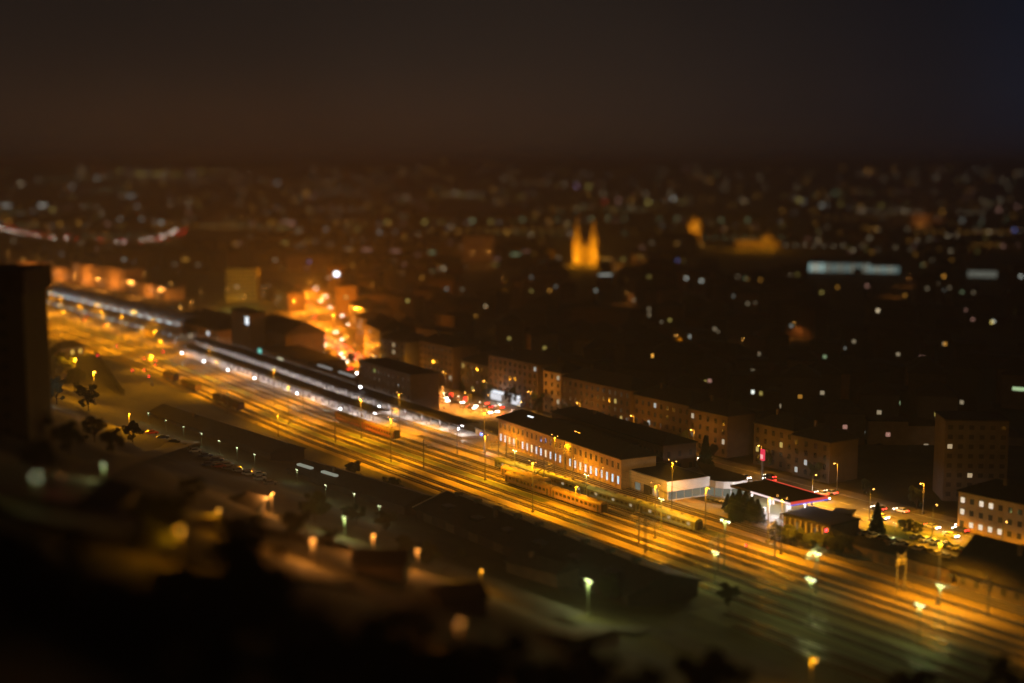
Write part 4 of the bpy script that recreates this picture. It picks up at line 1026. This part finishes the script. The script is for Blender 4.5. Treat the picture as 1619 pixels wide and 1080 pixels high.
# ------------------------------------------------------------------ people
def person_mesh(pose, jacket, trousers):
    J = {'pel': (0, 0, .95), 'chest': (0, .02, 1.32), 'neck': (0, .01, 1.5), 'hd': (0, -.02, 1.62), 'top': (0, -.01, 1.74)}
    st = .28 if pose else .05
    P = [J['pel'], (0, .01, 1.14), J['chest'], J['neck'], J['hd'], J['top']]
    E_ = [(0, 1), (1, 2), (2, 3), (3, 4), (4, 5)]; rr = [.15, .135, .165, .055, .095, .07]
    def chain(start, pts, rs):
        last = start
        for p, q in zip(pts, rs): P.append(p); rr.append(q); E_.append((last, len(P) - 1)); last = len(P) - 1
    for s_ in (-1, 1):
        f = s_ * st
        chain(0, [(s_ * .1, 0, .86), (s_ * .11, -f * .6, .48), (s_ * .11, -f + (.1 if f < 0 else 0), .09), (s_ * .12, -f - .16, .04)], [.1, .065, .045, .04])
        chain(2, [(s_ * .2, .01, 1.4), (s_ * .25, f * .3, 1.12), (s_ * .25, f * .7 - .06, .88), (s_ * .25, f * .8 - .09, .78)], [.065, .05, .038, .032])
    me = bpy.data.meshes.new('body'); me.from_pydata(P, E_, [])
    o = bpy.data.objects.new('tmp', me); C.objects.link(o)
    o.modifiers.new('s', 'SKIN'); 
    for i, v in enumerate(me.skin_vertices[0].data): v.radius = (rr[i], rr[i] * (.72 if i in (0, 1, 2) else 1)); v.use_root = (i == 0)
    sb = o.modifiers.new('u', 'SUBSURF'); sb.levels = 1; sb.render_levels = 1
    bpy.context.view_layer.update(); dg = bpy.context.evaluated_depsgraph_get()
    m2_ = bpy.data.meshes.new_from_object(o.evaluated_get(dg)); bpy.data.objects.remove(o)
    m2_.materials.clear()
    for m in (m_skin, jacket, trousers, m_rubber): m2_.materials.append(m)
    for p in m2_.polygons:
        z = p.center.z; p.material_index = 3 if z < .1 else 2 if z < .92 and abs(p.center.x) < .2 else 1 if z < 1.49 and not (z < .84) else 0
    m2_.shade_smooth(); return m2_
pj = [mat('coat_dark', (.03, .03, .04), .9, .1), mat('coat_tan', (.25, .17, .09), .9, .1), mat('coat_blue', (.06, .09, .2), .9, .1), mat('coat_pale', (.45, .42, .4), .9, .1)]
hairm = MB().ell((0, 0, 1.68), (.105, .115, .10), 10, 6).mesh('hair', mat('hair', (.03, .02, .012), .8, .2))
PM = [person_mesh(k % 2, pj[k], pj[0]) for k in range(4)]; pn = ['black', 'tan', 'blue', 'pale']
def person(p, k, rz_, where, group):
    q = put('person', PM[k], None, p, rz_); put('hair', hairm, q)
    q.scale = (R.uniform(.96, 1.06),) * 3
    tag(q, 'person in a %s coat %s %s' % (pn[k], 'walking' if k % 2 else 'standing', where), 'person', '%s: %s coats' % (group, pn[k])); return q
for i in range(34):
    x = -700 + i * 6.8 + R.uniform(-2, 2); person((x, R.uniform(253.3, 255) + fy(x), .9), R.randrange(4), R.uniform(0, 6.3), 'on the front platform', 'people on the front platform')
for i in range(14):
    x = -700 + i * 19 + R.uniform(-4, 4); person((x, R.uniform(266, 268) + fy(x), .9), R.randrange(4), R.uniform(0, 6.3), 'on the rear platform', 'people on the rear platform')
SQ = [(688, 642), (692, 643), (702, 648), (726, 640), (731, 641), (736, 650), (741, 653), (748, 652), (754, 651), (758, 656), (762, 655), (770, 650), (775, 658), (765, 648), (745, 645), (720, 652), (680, 636), (712, 644), (733, 655), (728, 648)]
for i, (px, py) in enumerate(SQ): person(tuple(at(px, py) + Vector((0, 0, .06))), R.choice((0, 0, 0, 2, 1)), R.uniform(0, 6.3), 'on the station square', 'people on the station square')
person(tuple(at(1022, 793)), 0, 1.0, 'by the door of the white hall', 'visitor at the white hall')

# ------------------------------------------------------------------ the town beyond
CL = {'W': (.85, .9, .8), 'Y': (.95, .75, .18), 'O': (1, .45, .06), 'R': (1, .05, .04), 'B': (.25, .32, .9), 'G': (.6, .85, .45), 'P': (1, .5, .38), 'V': (.55, .42, .9), 'A': (.85, .68, .42)}
LEV = [.35, .7, 1.4, 2.8, 5.5, 11]
def cglow(c, L):
    k = min(range(6), key=lambda i: abs(math.log(LEV[i] / L))); return glow('city_light_%s%d' % (c, k), CL[c], LEV[k])
T_ = '''33,291,A,3;114,295,W,2;153,281,W,2;189,270,Y,2;225,275,Y,2,4;252,275,Y,2,4;278,276,Y,1,4;318,271,Y,1,3;335,271,Y,1,3;207,310,W,3,2;217,326,W,2;9,325,W,3,3;22,337,G,2,3;67,325,W,4,2;82,332,Y,3;52,334,W,1;7,345,O,3;14,351,O,4;42,347,O,4;55,352,O,2;95,354,O,4;123,352,O,5;170,354,P,2;190,346,W,2;207,345,W,2;224,346,W,2;255,352,W,3;275,349,P,3,2;297,338,P,3;152,394,P,2;196,410,W,2;293,410,O,5,2;21,380,A,2;
439,289,W,2;485,307,O,4;405,352,P,3,3;430,352,O,2,3;460,353,P,3,3;495,360,W,2,3;515,363,W,2;547,362,W,1;565,362,Y,2;600,367,W,2;625,367,W,1;612,351,Y,4;671,351,Y,3;697,351,Y,3;730,350,Y,3;747,349,G,4;776,350,Y,3;450,384,Y,2,2;485,381,O,3,2;580,395,P,2,3;600,396,P,3,3;625,397,P,2,3;645,396,P,3,2;683,399,G,3,2;710,395,W,3,2;611,330,O,2;642,312,A,2;690,297,G,1;720,307,A,2,3;745,307,A,2,3;780,299,O,3;800,305,Y,1;702,256,O,1;772,258,O,1;435,411,A,2;457,409,A,1;489,414,B,3;577,422,W,3;597,427,W,3;617,417,Y,2;611,440,Y,2;567,442,R,4;667,439,O,3;731,457,A,2;532,435,W,9,2;545,451,W,3;547,470,Y,4;604,480,A,2;
895,292,A,4,2;912,294,V,3;931,295,Y,4;956,319,R,3;977,317,P,4;1000,315,O,3;1025,320,Y,4;1021,307,A,3;1065,314,W,4;1080,319,Y,2;826,310,Y,2;922,326,G,1;805,346,G,1;826,347,G,2;882,347,G,1;935,346,G,2;962,345,G,3;987,346,G,1;1025,344,Y,2,2;1042,346,G,1;1070,346,G,2;1140,348,G,2;1157,348,G,3;1182,348,G,2;1045,385,Y,2,2;1070,385,O,3;1110,387,O,4;957,434,W,5,4;821,387,Y,2;815,402,G,3,3;840,405,V,4;859,416,G,3;985,410,Y,3;957,409,O,4,3;1085,440,W,5;1109,444,W,4;1131,440,R,9;942,459,W,3;840,460,Y,2;1061,476,A,3;1047,452,G,2;1011,450,A,1;862,491,A,4,2;1182,480,A,1;1071,412,B,2;
1264,317,Y,4;1299,325,W,3;1321,305,G,1,2;1329,322,Y,2;1361,327,O,3;1394,325,Y,2;1433,332,Y,4;1490,335,O,3;1521,349,W,2;1579,332,P,3;1608,327,P,2;1604,364,B,3;1586,389,P,3;1503,397,A,2;1375,376,A,2;1372,271,O,3;1285,447,Y,4;1281,467,Y,5;1299,462,Y,4;1324,454,O,4;1371,452,P,3;1431,467,O,3;1466,456,A,2;1501,455,A,1;1521,462,G,2;1539,462,A,2;1526,490,P,2;1614,437,W,4;
805,535,Y,3;844,534,Y,2;851,550,W,3;861,550,Y,3;915,536,Y,3;957,540,Y,4;1002,532,Y,4;994,557,O,3;947,578,O,3,2;1035,557,A,2;1059,584,A,2;1059,506,Y,3;974,500,W,1;872,592,P,6;1122,602,P,2;1185,612,G,3;1090,640,G,2;1190,587,A,1;1304,564,G,1;1454,565,P,2,2;1536,567,P,3,2;1238,617,B,2;1315,611,A,3;1265,627,O,2;1300,621,A,2;1236,642,A,1;1459,607,W,5,3;1465,620,Y,4;1604,605,Y,6;1611,615,G,5,2;1390,652,A,2;1420,637,G,2;1481,655,Y,4;1336,675,P,2;1404,687,P,5;1464,705,A,1;1225,695,Y,4;1240,695,A,4;1253,722,Y,4;1311,722,G,2;1373,742,G,5;1419,754,P,4;1584,712,A,3;1270,590,A,1;1350,540,A,1;1130,520,A,1;1210,540,A,1;1420,560,A,1;1500,530,A,1'''
KEEP = ((1255, 1435, 405, 500), (1515, 1590, 415, 480), (880, 990, 380, 480), (1075, 1120, 370, 440), (1140, 1250, 375, 440), (710, 800, 385, 460), (1435, 1480, 340, 380), (0, 320, 355, 392))
CITY = []
for t in T_.replace('\n', '').split(';'):
    q = t.split(','); CITY.append((float(q[0]), float(q[1]), q[2], float(q[3]), float(q[4]) if len(q) > 4 else 1))
LMK = [(925, 385, 'the cathedral'), (1098, 360, 'the floodlit tower'), (1197, 378, 'the castle'), (1349, 420, 'the teal glass hall'), (756, 390, 'the broad orange block'), (150, 380, 'the curved highway'), (150, 425, 'the long floodlit block'),
       (500, 500, 'the boulevard'), (382, 445, 'the olive tower block'), (1456, 349, 'the bright factory'), (1553, 433, 'the short lit hall'), (1540, 700, 'the dim tower block'), (720, 570, 'the second street block'), (920, 630, 'the fifth street block'), (1220, 700, 'the eighth street block')]
def near(px, py):
    x, y, n_ = min(LMK, key=lambda q: math.hypot(q[0] - px, (q[1] - py) * 1.6)); dx, dy = px - x, (py - y) * 1.6
    if abs(dx) < .45 * abs(dy): d = 'above' if dy < 0 else 'below'
    elif abs(dy) < .45 * abs(dx): d = 'left of' if dx < 0 else 'right of'
    else: d = ('upper' if dy < 0 else 'lower') + (' left' if dx < 0 else ' right') + ' of'
    return d + ' ' + n_
bm_cache = {}
def cityblock(p, L, dp, h, wall, roofk, rz_, lights, label, group, name='town_building'):
    e_ = put(name, None, None, p, rz_); tag(e_, label, 'building', group)
    k = (round(L), round(dp), round(h), wall.name)
    if k not in bm_cache: bm_cache[k] = (MB().box(-k[0] / 2, k[0] / 2, 0, k[1], -8, k[2]).mesh('wall', wall), (MB().hip(-k[0] / 2, k[0] / 2, 0, k[1], k[2] + .3, 4).mesh('roof', m_roof) if roofk else MB().box(-k[0] / 2 - .3, k[0] / 2 + .3, -.3, k[1] + .3, k[2], k[2] + .6).mesh('roof', m_roof)))
    a, b_ = bm_cache[k]; put('wall', a, e_); put('roof', b_, e_)
    for (x, z, w_, h_, m) in lights: put('window', MB().box(x - w_ / 2, x + w_ / 2, -.12, .05, z - h_ / 2, z + h_ / 2).mesh('window', m), e_)
    return e_
cn = {'W': 'white', 'Y': 'yellow', 'O': 'orange', 'R': 'red', 'B': 'blue', 'G': 'pale green', 'P': 'pink', 'V': 'violet', 'A': 'cream'}
def face(p): return math.atan2(p.y, p.x) - math.pi / 2     # local -Y looks at the viewer's hill
ntown = 0
for px, py, c, br, wd in CITY:
    if True:
        h = R.choice((10, 13, 16, 19)); zt = h * .72
        d = ray(px, py); k = 500.0
        while k < 8500:
            q = Vector((0, 0, H)) + d * k
            if q.z - zt <= hgt(q.x, q.y): break
            k += 6
        p = Vector((q.x, q.y, q.z - zt)); r_ = (q - Vector((0, 0, H))).length
        pxm = 1385 / r_
        ww = max(1.6, 1.9 / pxm) * (wd if wd < 2 else 1.6 * wd); wh = max(1.5, 1.6 / pxm)
        if wh > 7: wh = 7
        coc = math.pi / 4 * 6.2 ** 2
        area = max(ww * pxm, 1) * max(wh * pxm, 1)
        tgt = .014 * br ** 1.35 * math.exp(r_ / 4000)
        Lm = tgt * max(1, (coc + area * .5) / (ww * pxm * wh * pxm)) if wd < 2 else tgt * 5
        L_ = max(14, ww + 4)
        ls = [(0, zt, ww, wh, cglow(c, Lm))]
        clash = any(a < px < c and d < py < f_ for a, c, d, f_ in KEEP)
        if r_ > 1300 and not clash: L_ = max(L_, 30 + r_ / 100)
        if clash: h = zt + wh / 2; L_ = ww * 1.15; zt = h - wh / 2
        for _ in range(0 if clash else R.choice((1, 2, 3, 4)) if py < 420 else R.choice((0, 1, 1))):
            x_ = R.uniform(ww, L_ / 2 - 1) * R.choice((-1, 1)); ls.append((x_, R.uniform(2.5, h - 1), ww * .6, wh * .6, cglow(R.choice('AAYWOP'), max(.35, Lm * R.uniform(.15, .6)))))
        rg = 'on the far hills' if py < 300 else 'far across the town' if py < 400 else 'in the middle of the dark town' if py < 500 else 'in the nearer dark streets'
        side = 'left' if px < 540 else 'middle' if px < 1080 else 'right'
        cityblock(p, L_, 12, h + (0 if clash else 2), R.choice((m_brick, m_grey, m_brown, m_ochre)), R.random() < .5, face(p) + R.uniform(-.25, .25), ls,
                  'block with %s window, %s' % (cn[c], near(px, py)), 'town buildings with one %s window lit' % cn[c]); ntown += 1
# dark blocks filling the streets between
k = 0
tries = 0; placed = []
while k < 88 and tries < 3000:
    tries += 1
    px = R.uniform(560, 1640) if k % 4 else R.uniform(0, 560); py = R.uniform(430, 650) if px > 560 else R.uniform(395, 430)
    p = at(px, py)
    if any(a < px < c and d < py < f_ + 10 for a, c, d, f_ in KEEP): continue
    if p.y < 352 or (p - Vector((-860, 430, 0))).length < 110 and px < 600: continue
    if any((p - q).length < 34 for q in placed): continue
    placed.append(p)
    h = R.choice((9, 12, 15, 18)); L_ = R.choice((18, 26, 34)); ls = []
    for _ in range(R.choice((0, 0, 1, 2))):
        ls.append((R.uniform(-L_ / 2 + 2, L_ / 2 - 2), R.choice((3.5, 6.5, h - 2)), 1.6, 1.6, cglow(R.choice('AYWAO'), R.choice((.35, .7, 1.4)))))
    nl = len(ls); hn = {9: 'low', 12: 'mid-height', 15: 'tall', 18: 'very tall'}[h]
    cityblock(p, L_, 13, h, R.choice((m_brick, m_grey, m_brown, m_brick)), R.random() < .7, R.choice((.05, .12, -.3, .5)) + R.uniform(-.05, .05), ls,
              '%s block, %s, %s' % (hn, ['no window lit', 'one dim window', 'two dim windows'][nl], near(px, py)), 'dark blocks in the unlit streets'); k += 1
# dim street lamps far in the town, random ones added for patches of light
for i in range(26):
    px = R.uniform(600, 1600); py = R.uniform(450, 660); p = at(px, py)
    if p.y < 350: continue
    near_ = near(px, py)
    streetlamp(p, 'added town fill lamp, %s' % near_, 'street lamps in the dark town', SODR if i % 3 else SOD, 4500, R.uniform(0, 6), 1.0)
streetlamp(at(838, 628), 'orange street lamp behind the fourth street block', 'street lamps in the dark town', SOD, 16000, 0, 1)
streetlamp(at(950, 582), 'orange street lamp in the side street above the fifth street block', 'street lamps in the dark town', SODR, 20000, 0, 1)
streetlamp(at(985, 565), 'orange street lamp further up the side street above the fifth street block', 'street lamps in the dark town', SODR, 16000, 0, 1)
# the far-off mass of the town, beyond what one could count
def distant_town():
    r = random.Random(21); mats = [m_brick, m_roof, cglow('A', .7), cglow('O', 1.4), cglow('Y', .7), cglow('W', .7), cglow('G', .7), cglow('O', .7), cglow('A', 1.4), cglow('P', .7), cglow('A', 2.8), cglow('O', 2.8)]
    b = MB(); mi = []
    def house_(p, w_, d_, h_, nl):
        a = face(p) + r.uniform(-.5, .5); M = Matrix.Translation(p) @ Matrix.Rotation(a, 4, 'Z')
        n0 = len(b.f); b.box(-w_ / 2, w_ / 2, 0, d_, -8, h_, M); mi.extend([0] * (len(b.f) - n0))
        n0 = len(b.f); rr = [(-w_ / 2, 0, h_), (w_ / 2, 0, h_), (w_ / 2, d_, h_), (-w_ / 2, d_, h_), (-w_ / 2 + 2, d_ / 2, h_ + 3), (w_ / 2 - 2, d_ / 2, h_ + 3)]
        b.add([M @ Vector(q) for q in rr], [(0, 1, 5, 4), (1, 2, 5), (2, 3, 4, 5), (3, 0, 4)]); mi.extend([1] * 4)
        rr = (p - Vector((0, 0, H))).length; s_ = max(1.3, 1.1 * rr / 1385)
        for _ in range(nl):
            x = r.uniform(-w_ / 2 + s_, w_ / 2 - s_); z = r.uniform(2, max(2.5, h_ - 1)); k = r.choice((2, 2, 3, 4, 5, 6, 7, 7, 8, 9)) if r.random() > .12 else r.choice((10, 11))
            b.box(x - s_ / 2, x + s_ / 2, -.2, 0, z - s_ * .4, z + s_ * .4, M); mi.extend([k] * 6)
    for i in range(680):
        px = r.uniform(-40, 1660); py = 268 + 175 * r.random() ** 1.5 if i % 6 else r.uniform(400, 520)
        if (px < 560 and py > 392) or (px < 320 and py > 355) or any(a < px < c and d < py < f_ for a, c, d, f_ in KEEP): continue
        p = onT(px, py)
        if p.y < 420: continue
        house_(p, r.uniform(11, 26) * (1 if py > 350 else 2), 11, r.choice((6, 8, 10, 13)), r.choice((1, 1, 2, 3)))
    for i in range(30):
        px = r.uniform(0, 1500); py = r.uniform(285, 400); dx = r.uniform(9, 17); dy = r.uniform(-.5, .6); k = r.choice((3, 7, 6, 8, 4))
        for j in range(r.randrange(7, 18)):
            p = onT(px + dx * j, py + dy * j); rr = (p - Vector((0, 0, H))).length; s_ = 1.0 * rr / 1385
            b.box(p.x - .15, p.x + .15, p.y - .15, p.y + .15, p.z, p.z + 8); mi.extend([1] * 6)
            b.box(p.x - s_ / 2, p.x + s_ / 2, p.y - s_ / 2, p.y + s_ / 2, p.z + 8, p.z + 8 + s_ * .6); mi.extend([k] * 6)
    me = b.mesh('distant_town', mats[0])
    for m in mats[1:]: me.materials.append(m)
    me.polygons.foreach_set('material_index', mi)
    tag(put('distant_town', me), kind='stuff')
distant_town()
# cathedral with two floodlit spires
p = at(925, 418); a = face(p)
f = empty('cathedral', p, a, 'floodlit orange cathedral with two pointed spires', 'church')
cm = mat('church_stone', (.42, .32, .2), .85, .2, .2)
put('nave', MB().box(-9, 12, 8, 48, 0, 19).hip(-9, 12, 8, 48, 19.3, 8, 8).mesh('nave', cm), f)
for s_ in (-1, 1):
    t = put('tower', MB().box(s_ * 8.3 - 4.2, s_ * 8.3 + 4.2, 0, 8, 0, 26).mesh('tower', cm), f)
    put('spire', MB().add([(s_ * 8.3 - 4, 0, 26), (s_ * 8.3 + 4, 0, 26), (s_ * 8.3 + 4, 8, 26), (s_ * 8.3 - 4, 8, 26), (s_ * 8.3, 4, 50)], [(0, 1, 4), (1, 2, 4), (2, 3, 4), (3, 0, 4)]).mesh('spire', cm), t)
def flood(px, py, z, back, col, wt):
    p = at(px, py, z); v = Vector((p.x, p.y, 0)).normalized() * back; lamp((p.x - v.x, p.y - v.y, z), col, wt, 'POINT', .6)
def floodmast(px, py, z, back, col, wt, label):
    p = at(px, py, 0); v = Vector((p.x, p.y, 0)).normalized() * back; p = Vector((p.x - v.x, p.y - v.y, 0))
    q = tree_copy(sl, label, p, 0, z / 9); q['group'] = 'floodlights on the town landmarks'; lamp((p.x, p.y, z - .4), col, wt, 'POINT', .6)
floodmast(910, 418, 9, 18, SOD, 42000, 'floodlight at the foot of the left cathedral spire'); floodmast(940, 418, 9, 18, SOD, 42000, 'floodlight at the foot of the right cathedral spire'); floodmast(968, 420, 7, 14, SODR, 9000, 'floodlight right of the cathedral')
# town hall tower
p = at(1098, 388); f = empty('town_hall_tower', p, face(p), 'floodlit yellow-orange tower with a pointed cap right of the cathedral', 'tower')
put('wall', MB().box(-7, 7, 0, 14, 0, 28).mesh('wall', cm), f); put('roof', MB().hip(-7, 7, 0, 14, 28.3, 9, 7).mesh('roof', cm), f)
p2 = at(1098, 388); v = Vector((p2.x, p2.y, 0)).normalized()
floodmast(1098, 388, 24, 22, SOD, 50000, 'tall floodlight before the town hall tower')
p = at(1197, 392); f = empty('castle', p, face(p), 'long floodlit yellow-orange castle with a raised right end', 'castle')
put('wall', MB().box(-27, 27, 0, 14, 0, 8).box(6, 19, -2, 12, 0, 14).mesh('wall', cm), f); put('roof', MB().hip(-27, 6, 0, 14, 8.3, 3).hip(6, 19, -2, 12, 14.3, 4, 5).hip(19, 27, 0, 14, 8.3, 3).mesh('roof', cm), f)
floodmast(1175, 394, 9, 16, SOD, 22000, 'floodlight at the left end of the castle'); floodmast(1210, 394, 9, 16, SOD, 42000, 'floodlight at the right end of the castle')
p = at(756, 415); f = empty('grand_block', p, face(p), 'broad dimly orange-lit block left of the cathedral', 'building')
put('wall', MB().box(-17, 17, 0, 18, 0, 27).mesh('wall', cm), f); put('roof', MB().hip(-17, 17, 0, 18, 27.3, 5).mesh('roof', m_roof), f)
floodmast(745, 418, 14, 26, SODR, 9000, 'left floodlight of the broad orange block'); floodmast(770, 418, 14, 26, SODR, 9000, 'right floodlight of the broad orange block')
p = at(1456, 353); f = empty('factory_block', p, face(p), 'bright orange-lit block under the right horizon', 'building')
put('wall', MB().box(-16, 16, 0, 20, 0, 16).mesh('wall', cm), f); put('roof', MB().box(-17, 17, -1, 21, 16, 17).mesh('roof', m_roof), f)
floodmast(1456, 355, 8, 16, SODR, 60000, 'floodlight before the bright orange block under the horizon')
# stadium-like glass hall
p = at(1349, 435); f = empty('glass_arena', p, face(p) + .0, 'long pale teal-lit glass hall in the dark right half of the town', 'building')
put('roof', MB().hip(-41, 41, 0, 30, 13.3, 3, 10).mesh('roof', m_roof), f); put('wall', MB().box(-41, 41, 0, 30, 0, 13).mesh('wall', m_grey), f)
for i in range(22):
    x = -40 + i * 3.7; k = i % 3
    cc = [(.6, .9, .85), (.85, .85, .65), (.7, .85, .75)][k]; bb = .55 if i < 4 else .22 if i < 14 else .34 if i < 21 else .2
    put('window', MB().box(x, x + 2.9, -.15, .05, 2.5 + (4 if 10 < i < 13 else 0), 10.5 - (2 if i > 14 else 0)).mesh('window', glow('arena_%d_%d' % (k, int(bb * 10)), cc, bb)), f)
p = at(1553, 442); f = empty('lit_hall', p, face(p), 'short pale-lit hall near the right edge of the town', 'building')
put('wall', MB().box(-13, 13, 0, 14, 0, 9).mesh('wall', m_grey), f); put('roof', MB().hip(-13, 13, 0, 14, 9.3, 2).mesh('roof', m_roof), f)
for i in range(7): put('window', MB().box(-12 + i * 3.5, -9.3 + i * 3.5, -.15, .05, 2, 7.5).mesh('window', glow('hall_glow', (.8, .85, .7), .2)), f)
# ------------------------------------------------------------------ look-alikes get a place in their row
by = {}
for o in C.objects:
    if o.parent is None and o.get('label') and not o.get('kind'): by.setdefault(o['label'], []).append(o)
def scrx(o):
    v = o.location - Vector((0, 0, H)); return v.dot(right) / max(1, v.dot(fwd))
for l_, os_ in by.items():
    if len(os_) > 1:
        os_.sort(key=scrx); o_n = len(os_)
        for i, o in enumerate(os_):
            if o_n == 2: o['label'] = '%s, the %s one' % (l_, ('left', 'right')[i])
            elif i < 98: o['label'] = '%s, %s from the left' % (l_, ordn(i))
# ------------------------------------------------------------------ night haze
if 1:
    hm = bpy.data.materials.new('night_haze'); hm.use_nodes = True; n = hm.node_tree.nodes; l = hm.node_tree.links; n.clear()
    o = n.new('ShaderNodeOutputMaterial'); v = n.new('ShaderNodeVolumePrincipled'); v.inputs['Color'].default_value = (.80, .82, .90, 1); v.inputs['Density'].default_value = .00028; v.inputs['Anisotropy'].default_value = .3
    l.new(v.outputs[0], o.inputs['Volume'])
    hz = put('haze', MB().box(-9400, 2600, -1300, 9700, -14, 146).mesh('haze', hm)); tag(hz, kind='stuff')
